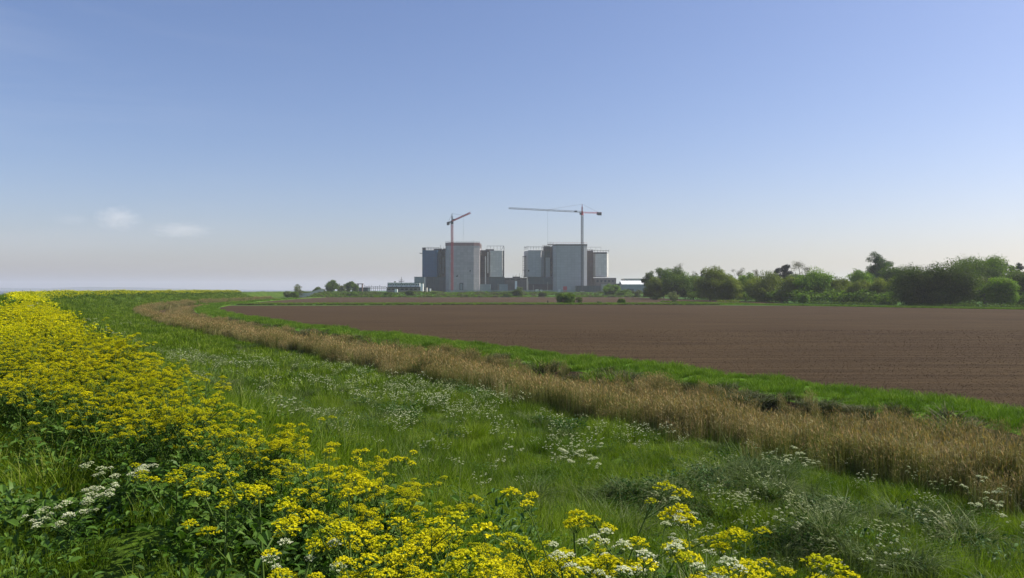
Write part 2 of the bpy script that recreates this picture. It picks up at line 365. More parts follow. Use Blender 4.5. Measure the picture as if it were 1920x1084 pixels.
def blades(b, n, R, h0, h1, wd, lean, m=0, drop=0.0, vlo=0, vhi=1, mid=1.0):
    a = rng.random(n)*2*pi; r = R*np.sqrt(rng.random(n)); x = r*np.cos(a); y = r*np.sin(a); h = rng.uniform(h0, h1, n)
    d = a+rng.normal(0, 1.1, n); l = np.abs(rng.normal(lean, lean*.5, n)); fa = rng.random(n)*pi
    ux, uy = np.cos(fa)*wd/2, np.sin(fa)*wd/2
    lv = []
    for u, ww in ((0, 1), (.4, mid), (.75, .7), (1, 0)):
        px = x+np.cos(d)*l*h*u**2; py = y+np.sin(d)*l*h*u**2; pz_ = h*u*(1-drop*u*u)
        lv.append((px-ux*ww, py-uy*ww, pz_)); 
        if ww > 0: lv.append((px+ux*ww, py+uy*ww, pz_))
    V = np.stack([np.stack(q, 1) for q in lv], 1).reshape(-1, 3)
    k = b.n; b.V.append(V); b.n += len(V); b.A.append(np.repeat(rng.uniform(vlo, vhi, n), 7))
    i = (np.arange(n)*7+k)[:, None]
    q1 = i+np.array([0, 1, 3, 2]); q2 = i+np.array([2, 3, 5, 4]); t3 = i+np.array([4, 5, 6])
    b.F += [tuple(f) for f in q1.tolist()]+[tuple(f) for f in q2.tolist()]+[tuple(f) for f in t3.tolist()]; b.M += [m]*(3*n)
    return b

grass_near = [proto(blades(blades(MB(), 95, .32, .12, .42, .010, .5), 10, .3, .35, .62, .007, .35, vlo=.8, vhi=1), 'grass_clump', GRASS) for i in range(5)]
grass_far = [proto(blades(MB(), 70, .6, .18, .45, .035, .5), 'grass_patch', GRASS) for i in range(3)]
lush_near = [proto(blades(MB(), 80, .45, .25, .6, .026, .55), 'lush_clump', LUSH) for i in range(4)]
tuss_p = [proto(blades(MB(), 260, .35, .45, .95, .014, .9, drop=.55), 'tussock', TUSS) for i in range(3)]
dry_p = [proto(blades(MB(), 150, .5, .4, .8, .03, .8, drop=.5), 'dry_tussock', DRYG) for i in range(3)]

def reedclump(n, R, h0, h1, wd, green=.2):
    b = MB(); blades(b, n, R, h0, h1, wd, .07, 0, mid=1)
    blades(b, int(n*green*1.5), R, h0*.6, h1*.8, wd*1.6, .12, 1)
    # dead leaves hanging off the stalks
    k = n*2; a = rng.random(k)*2*pi; r = R*np.sqrt(rng.random(k)); z = rng.uniform(h0*.3, h1*.9, k)
    Pb = np.stack([r*np.cos(a), r*np.sin(a), z], 1); d = rng.random(k)*2*pi
    Dv = np.stack([np.cos(d)*.22, np.sin(d)*.22, rng.uniform(-.12, .25, k)], 1); W = np.stack([-np.sin(d), np.cos(d), np.zeros(k)], 1)*wd*.9
    b.rhombs(Pb, Dv, W, 0)
    k = n//3; a = rng.random(k)*2*pi; r = R*np.sqrt(rng.random(k)); z = rng.uniform(h0*.95, h1, k)
    Pb = np.stack([r*np.cos(a), r*np.sin(a), z], 1); d = rng.random(k)*2*pi
    Dv = np.stack([np.cos(d)*.08, np.sin(d)*.08, np.full(k, .2)], 1); W = np.stack([-np.sin(d), np.cos(d), np.zeros(k)], 1)*max(.018, wd)
    b.rhombs(Pb, Dv, W, 2); return b
reed_near = [proto(reedclump(56, .5, 1.2, 2.05, .014, .5), 'reed_clump', [REED, REEDG, PLUME]) for i in range(4)]
reed_far = [proto(reedclump(60, .9, 1.2, 2.0, .035, .28), 'reed_patch', [REED, REEDG, PLUME]) for i in range(3)]

def umbel(b, c, r, lod, m, tilt=(0, 0)):
    """domed compound flower head at c, radius r"""
    K = {0: 15, 1: 14, 2: 6}[lod]
    a = np.arange(K)*2.4+rng.random()*6; rr = np.sqrt((np.arange(K)+.5)/K)
    cxy = np.stack([np.cos(a)*rr*r, np.sin(a)*rr*r, (1-rr**2)*r*.55+rng.normal(0, r*.06, K)], 1)
    cxy[:, 2] += cxy[:, 0]*tilt[0]+cxy[:, 1]*tilt[1]; cc = cxy+np.array(c)
    if lod == 0:
        mm = 13; q = np.repeat(cc, mm, 0); off = rng.normal(0, r*.10, (K*mm, 3)); off[:, 2] *= .55; q = q+off; sz = r*.075
        b.tube((c[0], c[1], c[2]-r*.9), (c[0], c[1], c[2]-r*.4), .0015, n=3, m=0)
        for p in cc[::2]: b.tube((c[0], c[1], c[2]-r*.75), p-np.array([0, 0, r*.1]), .0011, n=3, m=0)
    else: q = cc; sz = r*(.27 if lod == 1 else .5)
    k = len(q); U = rng.normal(0, 1, (k, 3)); U[:, 2] *= .45; U /= np.linalg.norm(U, axis=1)[:, None]
    W = np.cross(U, rng.normal(0, .35, (k, 3))+np.array([0, 0, 1])); W /= np.linalg.norm(W, axis=1)[:, None]
    hb = random.choice((.1, .35, .45, .5, .55, .6)); b.quads(q, U*sz, W*sz, m, np.clip(hb+rng.random(k)*.4, 0, 1))

def leaflets(b, base, n, size, spread, m, slim=.42):
    k = n; Pb = np.asarray(base)+rng.normal(0, spread, (k, 3)); d = rng.random(k)*2*pi; l = rng.uniform(.6, 1.1, k)*size
    e = rng.normal(-.05, .45, k)
    Dv = np.stack([np.cos(d)*l*np.cos(e), np.sin(d)*l*np.cos(e), l*np.sin(e)], 1)
    W = np.stack([-np.sin(d), np.cos(d), rng.normal(0, .5, k)], 1)*(l*slim*.5)[:, None]
    b.leaves(Pb, Dv, W, m)

def flowering_plant(H, nb, lod, R_h, white=False, lean=(0, 0)):
    """returns lists: stems MB, leaves MB, list of (centre, radius) of heads"""
    st = MB(); lf = MB(); heads = []
    top = np.array([lean[0]+random.gauss(0, .04), lean[1]+random.gauss(0, .04), H*.86]); mid = top*.5+np.array([random.gauss(0, .02), random.gauss(0, .02), 0])
    ns = 6 if lod == 0 else 3; r0 = .0085 if not white else .0055
    if lod == 1: r0 *= 1.3
    st.path([(0, 0, 0), mid, top], r0, r0*.55, ns)
    a0 = random.random()*6
    for i in range(nb):
        u = .38+.55*(i+.5)/nb; o = mid*(u/.5) if u < .5 else mid+(top-mid)*((u-.5)/.5)
        a = a0+i*2.4+random.gauss(0, .2); rl = (.34 if not white else .28)*H*(1.12-u)+.08; hz = H*random.uniform(*((.62, 1.08) if white else (.74, 1.08)))-o[2]
        e = o+np.array([cos(a)*rl, sin(a)*rl, hz]); mm = o+np.array([cos(a)*rl*.62, sin(a)*rl*.62, hz*.52])
        st.path([o, mm, e], r0*.55, r0*.3, ns if lod == 0 else 3)
        leaflets(lf, o, 5, .085 if not white else .05, .02, 0); leaflets(lf, mm, 4, .06 if not white else .035, .015, 0)
        for q in range(random.choice((2, 3)) if not white else 3):
            b_ = a+random.uniform(-1.4, 1.4); l = random.uniform(.05, .13)
            h = e+np.array([cos(b_)*l, sin(b_)*l, random.uniform(-.02, .07)]) if q else e
            if q: st.tube(e+(mm-e)*.25, h, r0*.25, n=3)
            heads.append((h, R_h*random.uniform(.6, 1.2)))
    heads.append((top+np.array([0, 0, .03]), R_h*1.1))
    leaflets(lf, (0, 0, H*.18), 16 if not white else 22, .13 if not white else .08, H*.09, 0, .5 if not white else .25)
    return st, lf, heads
def merged(H, nb, lod, Rh, white=False):
    st, lf, hs = flowering_plant(H, nb, lod, Rh, white); b = MB()
    b.add(np.concatenate(st.V), st.F, 0, rng.random()); 
    b.add(np.concatenate(lf.V), lf.F, 1, np.concatenate(lf.A))
    for c, r in hs: umbel(b, c, r, lod, 2)
    return b
yel0 = [proto(merged(random.uniform(.8, 1.05), random.choice((5, 6, 7)), 0, .042), 'yellow_plant', [STEM, PLEAF, YEL]) for i in range(5)]
yel1 = [proto(merged(random.uniform(.8, 1.05), 9, 1, .043), 'yellow_plant_mid', [STEM, PLEAF, YEL]) for i in range(5)]
wht0 = [proto(merged(random.uniform(.6, .9), 6, 0, .030, True), 'white_plant', [STEM, PLEAF, WHT]) for i in range(3)]
wht1 = [proto(merged(random.uniform(.6, .9), 8, 1, .024, True), 'white_plant_mid', [STEM, PLEAF, WHT]) for i in range(3)]
def farpatch(nh, ng, mh, r):
    b = MB(); p = rng.uniform(-.8, .8, (nh, 3)); p[:, 2] = rng.uniform(.6, 1.05, nh)
    U = rng.normal(0, 1, (nh, 3)); U[:, 2] *= .3; U /= np.linalg.norm(U, axis=1)[:, None]; W = np.cross(U, rng.normal(0, .3, (nh, 3))+np.array([0, 0, 1]))
    b.quads(p, U*r, W*r, mh)
    p = rng.uniform(-.8, .8, (ng, 3)); p[:, 2] = rng.uniform(.1, .85, ng); U = rng.normal(0, 1, (ng, 3)); U /= np.linalg.norm(U, axis=1)[:, None]; W = np.cross(U, rng.normal(0, 1, (ng, 3)))
    b.quads(p, U*.09, W*.06, 1); return b
yel2 = [proto(farpatch(70, 60, 2, .055), 'yellow_patch', [STEM, PLEAF, YEL]) for i in range(3)]

# ------------------------------------------------------------------ where things grow
def inview(x, y, z, margin=120, near=1.5):
    px = 960+x/np.maximum(y, .01)*FPX; py = HY-(z-EYE)/np.maximum(y, .01)*FPX
    return (y > near) & (px > -margin) & (px < 1920+margin) & (py < 1084+margin*2.5) & (py > 300)
def field(s0, s1, t0, t1, dens):
    n = int((s1-s0)*(t1-t0)*dens); s = rng.uniform(s0, s1, n); t = rng.uniform(t0, t1, n); return t, s
def place(t, s, mask=None, near=1.5, dz=0):
    x, y = P(t, s); z = zs(t, s); ok = inview(x, y, z, near=near)
    if mask is not None: ok &= mask
    return np.stack([x, y, z+dz], 1)[ok], t[ok], s[ok], np.hypot(x, y)[ok]
def cat_(L_): return np.concatenate(L_)
def ysel(t, s):     # probability that the yellow flowers grow here
    lo = np.interp(t, [2, 4, 6, 7, 9, 11, 32, 50], [1.7, 1.3, .95, .65, -.05, -1.2, -1.2, .95])+(vn(t*.4+9, t*0+1)-.5)*.4
    hi = np.interp(t, [2, 4, 5, 9, 14, 30, 38, 60, 120], [2.9, 2.3, 1.85, 1.6, 1.4, 1.8, 2.2, 2.5, 3.9])+(vn(t*.25+30, t*0+7)-.5)*.35
    holes = vn(t*.5+70, s*.6+3)
    return (s > lo) & (s < hi) & (holes > .07)
# grass
G = []
for (t0, t1, d) in ((-4, 14, 15), (14, 34, 9)):
    t, s = field(-3.5, 21.5, t0, t1, d); p, t, s, r = place(t, s, near=2.0); G.append(p)
p = cat_(G); p = p[np.hypot(p[:, 0], p[:, 1]) > 2.6]
gn_scatter('near_grass', p, rng.random(len(p))*6.28, rng.uniform(.6, 1.2, len(p))*(.55+.75*vn(p[:, 0]*.6+40, p[:, 1]*.6+40))*np.clip(.62+.12*np.hypot(p[:, 0], p[:, 1])/4, .6, 1.0)*np.where(p[:, 0]*.84+p[:, 1]*.54 < 1.5, .72, 1), grass_near, 'green rough grass covering the near sea wall slope', 'grass')
G = []
for (t0, t1, d) in ((34, 90, 2.6), (90, 210, 1.0), (210, 520, .4)):
    t, s = field(-4, 21.8, t0, t1, d); p, t, s, r = place(t, s); G.append(np.c_[p, r])
G = cat_(G); gn_scatter('distant_grass', G[:, :3], rng.random(len(G))*6.28, rng.uniform(.7, 1.2, len(G))*np.clip(.9+G[:, 3]/260, 1, 2.2)*(.5+.9*vn(G[:, 0]*.45, G[:, 1]*.45)), grass_far, 'green grass on the bank further along the sea wall', 'grass')
G = []
for (t0, t1, d) in ((5, 90, 5), (90, 210, 1.6), (210, 520, .5)):
    t, s = field(33.8, 40.0, t0, t1, d); p, t, s, r = place(t, s, mask=(s < 39.4+(vn(t*.3, t*0+3)-.5)*.9)); G.append(np.c_[p, r])
G = cat_(G); gn_scatter('verge_grass', G[:, :3], rng.random(len(G))*6.28, rng.uniform(.4, .85, len(G))*np.clip(.8+G[:, 3]/260, .9, 1.8)*(.7+.6*vn(G[:, 0]*.35, G[:, 1]*.35)), lush_near, 'bright green lush grass strip along the ploughed field', 'grass')
# reeds
G1 = []; G2 = []
for (t0, t1, d, L_) in ((-5, 75, 5.5, G1), (75, 190, 1.7, G2), (190, 520, .8, G2)):
    t, s = field(19.3, 34.0, t0, t1, d)
    gap = (np.abs(s-25.3-(vn(t*.1, t*0+5)-.5)*1.2) > np.clip((t-35)/60, 0, 1)*2.0) | (rng.random(len(t)) < .02)
    e1 = vn(t*.5+90, t*0+4)*1.5+19.2; e2 = 33.4-vn(t*.4+33, t*0+9)*2.2
    gap &= (s > e1) & (s < e2) & (vn(t*.22+60, s*.5+60)+rng.random(len(t))*.35 > .42)
    p, t, s, r = place(t, s, mask=gap); sc = np.interp(s, [19.4, 21.5, 27.5, 30, 34], [.5, .92, .88, .68, .5])*(.75+.4*vn(t*.28+7, s*.4)); L_.append(np.c_[p, sc])
for nm, GG, pr, lb in (('reeds', G1, reed_near, 'tan dry reeds standing in the near ditch'), ('distant_reeds', G2, reed_far, 'tan reed bed filling the ditch further off')):
    g = cat_(GG); gn_scatter(nm, g[:, :3], rng.random(len(g))*6.28, g[:, 3]*rng.uniform(.75, 1.1, len(g))*(.82+.3*vn(g[:, 0]*.3+5, g[:, 1]*.3)), pr, lb, 'reeds', .05)
t, s = field(21.4, 33, 0, 120, 1.1); p, t, s, r = place(t, s, mask=(vn(t*.22+60, s*.5+60) < .5) & ((t < 45) | (np.abs(s-25.3) > 2)))
gn_scatter('ditch_grass', p, rng.random(len(p))*6.28, rng.uniform(.9, 1.9, len(p)), lush_near+dry_p, 'green grass growing up among the reeds', 'grass')
t, s = field(32.2, 34.2, 0, 160, 1.5); p, t, s, r = place(t, s, mask=vn(t*.25+3, t*0+8) > .38)
gn_scatter('ditch_tussocks', p, rng.random(len(p))*6.28, rng.uniform(.6, 1.15, len(p)), dry_p, 'dark olive tussocky grass lining the far ditch edge', 'grass')
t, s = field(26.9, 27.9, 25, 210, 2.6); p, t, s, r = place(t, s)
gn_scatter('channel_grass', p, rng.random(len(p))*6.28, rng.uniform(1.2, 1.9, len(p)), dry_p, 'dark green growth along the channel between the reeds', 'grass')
# yellow flower band
Y0 = []; Y1 = []; Y2 = []
for (t0, t1, d, L_) in ((-6, 15, 24, Y0), (15, 30, 20, Y1), (30, 60, 14, Y1), (60, 150, 3.4, Y2), (150, 520, .7, Y2)):
    t, s = field(-3, 8, t0, t1, d); p, t, s, r = place(t, s, mask=ysel(t, s), near=1.5); L_.append(np.c_[p, r, s])
    if t0 >= 60 or t0 == 15:
        t, s = field(-7, -2.4, max(t0, 8), t1, d*.7); p, t, s, r = place(t, s, mask=(vn(t*.3+11, s*.5+60) > .3) & ((t < 24) | (t > 190))); L_.append(np.c_[p, r, s])
for nm, YY, pr, lb, k in (('near_yellow_flowers', Y0, yel0, 'dense yellow umbel flowers nearest on the sea wall', 0), ('yellow_flowers', Y1, yel1, 'broad band of yellow flowers sweeping along the bank', 1), ('distant_yellow_flowers', Y2, yel2, 'yellow flower drifts on the far curve of the sea wall', 2)):
    g = cat_(YY)
    if k == 0: g = g[g[:, 3] > 2.5]
    edgef = np.interp(g[:, 4], [-2, .4, 1.2, 1.9, 3.0, 4.2], [.98, .88, .96, .92, .85, .8])
    sc = rng.uniform(.56, .92, len(g))*edgef*(.85+.3*vn(g[:, 0]*.7, g[:, 1]*.7))
    if k == 2: sc = rng.uniform(.8, 1.1, len(g))*np.clip(.7+g[:, 3]/400, .8, 1.35)
    gn_scatter(nm, g[:, :3], rng.random(len(g))*6.28, sc, pr, lb, 'flowers', .08)

# points on the bank under a pixel
def hit(px, py):
    for D in np.concatenate([np.arange(2.5, 60, .05), np.arange(60, 400, .5)]):
        x = wx(px, D); z = wz(py, D)
        q = int(np.argmin((cx-x)**2+(cy-D)**2)); h = hd[q]; s = (x-cx[q])*cos(h)-(D-cy[q])*sin(h)
        g = float(zs(TT[q]+((x-cx[q])*sin(h)+(D-cy[q])*cos(h)), s))
        if z <= g: return np.array([x, D, g]), TT[q], s
    return np.array([x, D, 0]), TT[q], 0
def surf(x, y):
    q = int(np.argmin((cx-x)**2+(cy-y)**2)); h = hd[q]; s = (x-cx[q])*cos(h)-(y-cy[q])*sin(h)
    return float(zs(TT[q]+((x-cx[q])*sin(h)+(y-cy[q])*cos(h)), s))
W0 = []; W1 = []
for (px, py, n, sd) in ((172, 612, 45, 2.6), (250, 655, 60, 2.6), (320, 680, 60, 2.2), (380, 690, 30, 1.6), (490, 690, 26, 1.0), (430, 640, 8, 3), (540, 720, 12, 1.2), (580, 735, 14, .8), (640, 705, 26, 1.0),
        (700, 740, 50, 1.5), (760, 760, 45, 1.4), (810, 770, 34, 1.1), (860, 765, 12, 1.2), (940, 765, 22, .8), (755, 815, 12, .4), (860, 800, 10, 1.5), (640, 800, 8, 1.5), (930, 860, 10, 1.2), (1000, 860, 10, 1),
        (1080, 870, 14, .45), (1180, 830, 12, .8), (1200, 850, 10, .6), (1500, 905, 9, .5), (1850, 980, 16, .5), (1720, 930, 7, 1.2), (1600, 900, 4, .8),
        (1400, 960, 24, .9), (1600, 1010, 32, 1.3), (1750, 1020, 18, 1.2), (1500, 1030, 20, .8), (1320, 980, 14, .6), (1450, 1100, 12, .5), (1700, 1100, 12, .7), (135, 600, 20, 2.0), (120, 620, 12, 1.5)):
    c, t_, s_ = hit(px, py)
    for i in range(max(2, int(n*(.4 if c[1] < 22 else .8)))):
        x = c[0]+random.gauss(0, sd*1.15); y = c[1]+random.gauss(0, sd*1.6); z = surf(x, y)
        (W0 if y < 26 else W1).append((x, y, z))
for nm, g, pr, lb in (('near_cow_parsley', W0, wht0, 'white cow parsley flecking the near slope'), ('cow_parsley', W1, wht1, 'drifts of white cow parsley further along the bank')):
    g = np.array(g); gn_scatter(nm, g, rng.random(len(g))*6.28, rng.uniform(.5, 1.15, len(g)), pr, lb, 'flowers', .2)
t, s = field(3.9, 21, 0, 60, .5); p, t, s, r = place(t, s, mask=vn(t*.18+44, s*.3+12) > .52, near=2.5)
gn_scatter('scattered_cow_parsley', p, rng.random(len(p))*6.28, rng.uniform(.45, .95, len(p)), wht0, 'single cow parsley plants dotted through the slope grass', 'flowers', .2)
# low leafy growth under and between
def leafy(n, R, h, size, m_slim=.5):
    b = MB(); a = rng.random(n)*2*pi; r = R*np.sqrt(rng.random(n)); Pb = np.stack([r*np.cos(a), r*np.sin(a), rng.uniform(.02, h, n)], 1)
    d = a+rng.normal(0, .8, n); l = rng.uniform(.6, 1.2, n)*size; e = rng.uniform(-.2, .9, n)
    Dv = np.stack([np.cos(d)*np.cos(e)*l, np.sin(d)*np.cos(e)*l, np.sin(e)*l], 1); W = np.stack([-np.sin(d), np.cos(d), rng.normal(0, .3, n)], 1)*(l*m_slim*.5)[:, None]
    b.leaves(Pb, Dv, W, 0); return b
dockp = [proto(leafy(60, .28, .26, .105), 'dock', DOCK) for i in range(3)]
smallp = [proto(leafy(110, .35, .3, .055), 'small_leaves', PLEAF) for i in range(3)]
D_ = []
for (px, py, n, sd) in ((150, 990, 13, .5), (30, 1000, 8, .4), (320, 985, 9, .4), (430, 940, 8, .3), (930, 1080, 10, .6), (230, 960, 10, .3)):
    c, t_, s_ = hit(px, py)
    for i in range(n):
        x = c[0]+random.gauss(0, sd); y = c[1]+random.gauss(0, sd); D_.append((x, y, surf(x, y)))
g = np.array(D_); gn_scatter('dock_leaves', g, rng.random(len(g))*6.28, rng.uniform(.5, .95, len(g)), dockp, 'broad dark green leaves growing low in the corner', 'weeds', .25)
t, s = field(4, 21, 2, 75, .5); p, t, s, r = place(t, s, mask=vn(t*.35+5, s*.45+31) > .55)
thp = [proto(leafy(170, .5, .5, .12, .4), 'weed_clump', THIS) for i in range(3)]
gn_scatter('weed_clumps', p, rng.random(len(p))*6.28, rng.uniform(.4, 1.1, len(p)), thp+tuss_p, 'dark leafy weeds and tufts in the slope grass', 'weeds', .2)
t, s = field(-1, 21, -2, 60, 2.2); p, t, s, r = place(t, s, mask=vn(t*.3+22, s*.3+22) > .45, near=2.5)
gn_scatter('low_herbs', p, rng.random(len(p))*6.28, rng.uniform(.6, 1.3, len(p)), smallp, 'small leaved herbs scattered through the slope grass', 'weeds', .2)
t, s = field(.6, 3.4, -4, 22, 12); p, t, s, r = place(t, s, mask=ysel(t, s), near=2.5)
gn_scatter('flower_understorey', p, rng.random(len(p))*6.28, rng.uniform(.9, 1.6, len(p)), smallp, 'green leaves crowded beneath the yellow flowers', 'leaves', .2)
D_ = []
for (px, py) in ((1330, 935), (1450, 955), (1570, 985), (1700, 1005), (1840, 1050), (1240, 965), (1480, 1030), (1620, 1070), (1190, 945), (1390, 900)):
    c, t_, s_ = hit(px, py)
    for i in range(16):
        x = c[0]+random.gauss(0, .55); y = c[1]+random.gauss(0, .5); D_.append((x, y, surf(x, y)))
g = np.array(D_); gn_scatter('rough_tussocks', g, rng.random(len(g))*6.28, rng.uniform(.55, 1.15, len(g)), tuss_p+thp, 'rough dark tufts and weeds massed at the lower right', 'grass', .35)
stalks = [proto(blades(MB(), 12, .4, .55, 1.0, .008, .25, vlo=.75, vhi=1), 'dead_stalks', TUSS) for i in range(3)]
t, s = field(4, 21, 0, 60, 1.0); p, t, s, r = place(t, s, near=7)
gn_scatter('dead_stalks', p, rng.random(len(p))*6.28, rng.uniform(.5, 1.1, len(p)), stalks, 'pale dry stalks standing through the slope grass', 'grass', .3)
# clods on the near field
def clod():
    b = MB(); k = 9; d = rng.normal(0, 1, (k, 3)); d /= np.linalg.norm(d, axis=1)[:, None]
    V = [(1, 0, 0), (-1, 0, 0), (0, 1, 0), (0, -1, 0), (0, 0, 1), (0, 0, -1)]; V = [tuple(c*random.uniform(.6, 1.2) for c in v) for v in V]
    b.add(V, [(0, 2, 4), (2, 1, 4), (1, 3, 4), (3, 0, 4), (2, 0, 5), (1, 2, 5), (3, 1, 5), (0, 3, 5)]); return proto(b, 'clod', SOIL)
n = 60000; D = 36+74*rng.random(n)**1.4; x = rng.uniform(-.7, .7, n)*D; q = np.stack([x, D], 1)
ss = x*cos(hd[i0])-D*sin(hd[i0]); ok = ss > 41; q = q[ok]
gn_scatter('soil_clods', np.c_[q, np.full(len(q), .0)], rng.random(len(q))*6.28, rng.uniform(.012, .035, len(q))*(.8+np.hypot(q[:, 0], q[:, 1])/120), [clod() for i in range(4)], 'small dry clods strewn over the near ploughed soil', 'soil', .6)
# ------------------------------------------------------------------ power station
M_LIGHT = cladding('grey_cladding', (.34, .345, .37)); M_PALE = cladding('pale_cladding', (.54, .53, .51), 2.9, 3.4, .12, .22)
M_MAUVE = cladding('weathered_cladding', (.38, .35, .37), 2.9, 4.2, .14, .3)
M_BLUE = cladding('blue_cladding', (.004, .075, .17), 3.2, 3.6, .12, .1)
M_DGREEN = cladding('green_panel', (.035, .065, .075), 4, 3, .2, .3); M_LBLUE = cladding('blue_grey_panel', (.19, .24, .27), 3, 3, .12, .2)
M_BROWN = cladding('brown_panel', (.13, .105, .10), 3.5, 3, .2, .3); M_DARK = plain('dark_recess', (.035, .033, .038), .8, .2, .4)
M_ROOF = plain('roof_felt', (.10, .10, .105), .9, .1); M_RED = plain('red_steel', (.42, .015, .03), .5, .3, .25); M_STEEL = plain('grey_steel', (.12, .125, .135), .5, .4, .3)
M_DSTEEL = plain('dark_steel', (.055, .055, .065), .5, .4, .3); M_WHITE = plain('white_paint', (.75, .76, .76), .5, .3, .08); M_CONC = plain('concrete', (.30, .29, .27), .9, .3, .2)
M_GLASS = plain('window_glass', (.03, .04, .05), .15, .3); M_REDB = cladding('red_grey_band', (.27, .16, .165), 2, 3, .2, .2); M_YEL = plain('digger_yellow', (.5, .3, .05), .5, .5, .2)
M_OCH = plain('rusty_scaffold', (.14, .085, .07), .7, .5, .3); M_SHEET = plain('white_sheet_roof', (.80, .81, .82), .45, .2, .05); M_CABLE = plain('cable', (.16, .16, .18), .5, 1)
D0 = 938.
def X0(px): return wx(px, D0)
def Z0(py): return wz(py, D0)
def rail(b, pts, z, h=2.2, step=3.2, r=.16, mid=True):
    for (xa, ya), (xb, yb) in zip(pts[:-1], pts[1:]):
        L_ = math.hypot(xb-xa, yb-ya); n = max(1, int(L_/step))
        for i in range(n+1):
            u = i/n; x = xa+(xb-xa)*u; y = ya+(yb-ya)*u; e = random.uniform(0, 1.4)
            b.tube((x, y, z), (x, y, z+h+e), r*.8, n=4)
        b.tube((xa, ya, z+h), (xb, yb, z+h), r, n=4)
        if mid: b.tube((xa, ya, z+h*.5), (xb, yb, z+h*.5), r*.7, n=4)
def scaffold(b, x0, x1, y, z0, z1, dx=3.0, dz=2.6, r=.17, braces=True):
    nx_ = max(1, round((x1-x0)/dx)); nz_ = max(1, round((z1-z0)/dz))
    for i in range(nx_+1):
        x = x0+(x1-x0)*i/nx_; b.tube((x, y, z0), (x, y, z1+random.uniform(0, 1.5)), r, n=4); b.tube((x, y+2.4, z0), (x, y+2.4, z1), r, n=4)
    for j in range(nz_+1):
        z = z0+(z1-z0)*j/nz_; b.tube((x0, y, z), (x1, y, z), r, n=4); b.box(x0, x1, y+.2, y+2.2, z-.12, z+.02)
        if braces and j < nz_ and j % 2 == 0:
            b.tube((x0, y, z), (x1, y, z+(z1-z0)/nz_), r*.8, n=4)
def drum(px0, px1, D, depth, ch, topy, boty):
    a, c = wx(px0, D0), wx(px1, D0)
    return [(a, D+ch), (a+ch*.55, D), (c-ch*.55, D), (c, D+ch), (c, D+depth), (a, D+depth)], Z0(boty), Z0(topy)
def part(name, mb, m, root, label=None, smooth=False):
    o = mb.build(name, m, root, smooth)
    if label: o['label'] = label
    return o
# ---- first reactor building (blue left drum)
RB = empty('reactor_building', (X0(868), 960, GZ), 'grey reactor building with a blue clad left drum, behind the red crane', 'building', 'reactor buildings')
P1, z0, z1 = drum(790.6, 820, 942, 40, 2, 469, 519); part('side_block', MB().prism(P1, z0, z1), M_BLUE, RB, 'dark blue clad side block')
b = MB(); rail(b, [(X0(790.8), 943), (X0(823), 943)], z1, 3.2, 3.0, .2); part('roof_railing', b, M_DSTEEL, RB); b = MB(); rail(b, [(X0(790.8), 975), (X0(823), 975)], z1, 4.2, 4, .18); part('roof_railing', b, M_DSTEEL, RB)
part('roof_plant', MB().box(X0(791), X0(797), 944, 950, z1, z1+3.2), M_DSTEEL, RB); part('roof_plant', MB().box(X0(812), X0(826), 948, 960, z1, z1+2.2), M_DSTEEL, RB)
b = MB(); b.box(X0(785.5), X0(792), 944, 948, Z0(475), Z0(474)); b.tube((X0(786), 944, Z0(474)), (X0(786), 944, Z0(472)), .12); part('loading_platform', b, M_DSTEEL, RB)
b = MB(); b.box(X0(791), X0(836), 944, 985, 2.4, z0-.05); part('base_block', b, M_DGREEN, RB)
# recess with stair towers between blue drum and centre
b = MB(); b.box(X0(820.2), X0(836.5), 958, 985, z0, Z0(466)); part('service_bay', b, M_DGREEN, RB)
b = MB(); b.box(X0(820.3), X0(824), 952, 957.8, z0, Z0(470)); b.box(X0(826.5), X0(831), 951, 957.8, Z0(512), Z0(482)); b.box(X0(832.5), X0(835.8), 949, 957.8, Z0(500), Z0(472)); part('panel', b, M_LBLUE, RB)
b = MB(); b.box(X0(832), X0(836), 946, 957.7, 2.4, Z0(502)); b.box(X0(825), X0(831), 950, 957.6, z0, Z0(513)); part('brown_panel', b, M_BROWN, RB)
b = MB(); scaffold(b, X0(824), X0(836), 944, 2.6, Z0(467), 2.6, 2.8, .16); part('scaffold', b, M_OCH, RB)
b = MB(); b.tube((X0(825.3), 944, z1-4), (X0(825.3), 944, Z0(459)), .25); b.tube((X0(831), 946, z1), (X0(831), 946, Z0(462)), .2); b.box(X0(829), X0(836), 948, 956, z1-2, z1+2.4); part('roof_mast', b, M_DSTEEL, RB)
PC = [(X0(836.3), 931), (X0(843.5), 926), (X0(889), 926), (X0(899.8), 928.3), (X0(899.8), 990), (X0(836.3), 990)]
zc = Z0(461.8); ztop = Z0(455.8)
part('main_block', MB().prism(PC, 2.4, zc), M_MAUVE, RB)
PC2 = [(x+(.25 if x > X0(868) else -.25), y-.25) for x, y in PC[:4]]+[(x, y) for x, y in PC[4:]]
part('parapet_band', MB().prism(PC2, zc, ztop), M_REDB, RB, 'reddish grey band along the roof edge')
b = MB(); rail(b, PC[:4], ztop, 1.3, 2.8, .13, False); part('roof_railing', b, M_DSTEEL, RB)
b = MB()
for i in range(9):
    z = Z0(458+i*2.2); b.box(X0(893)+i*.12, X0(899)+i*.1+2*(i < 4), 930+i*.2, 938, z-.25, z+.0)
scaffold(b, X0(893), X0(903), 929.5, Z0(478), Z0(458), 2.4, 2.4, .15); part('corner_scaffold', b, M_CONC, RB, 'pale scaffold wrapped round the top right corner')
b = MB(); b.box(X0(863), X0(869.5), 925, 925.9, 5, Z0(531)); part('loading_door', b, M_DARK, RB)
b = MB(); b.box(X0(864), X0(868.5), 924.6, 924.96, 5.4, Z0(532)); part('door_panel', b, M_LBLUE, RB)
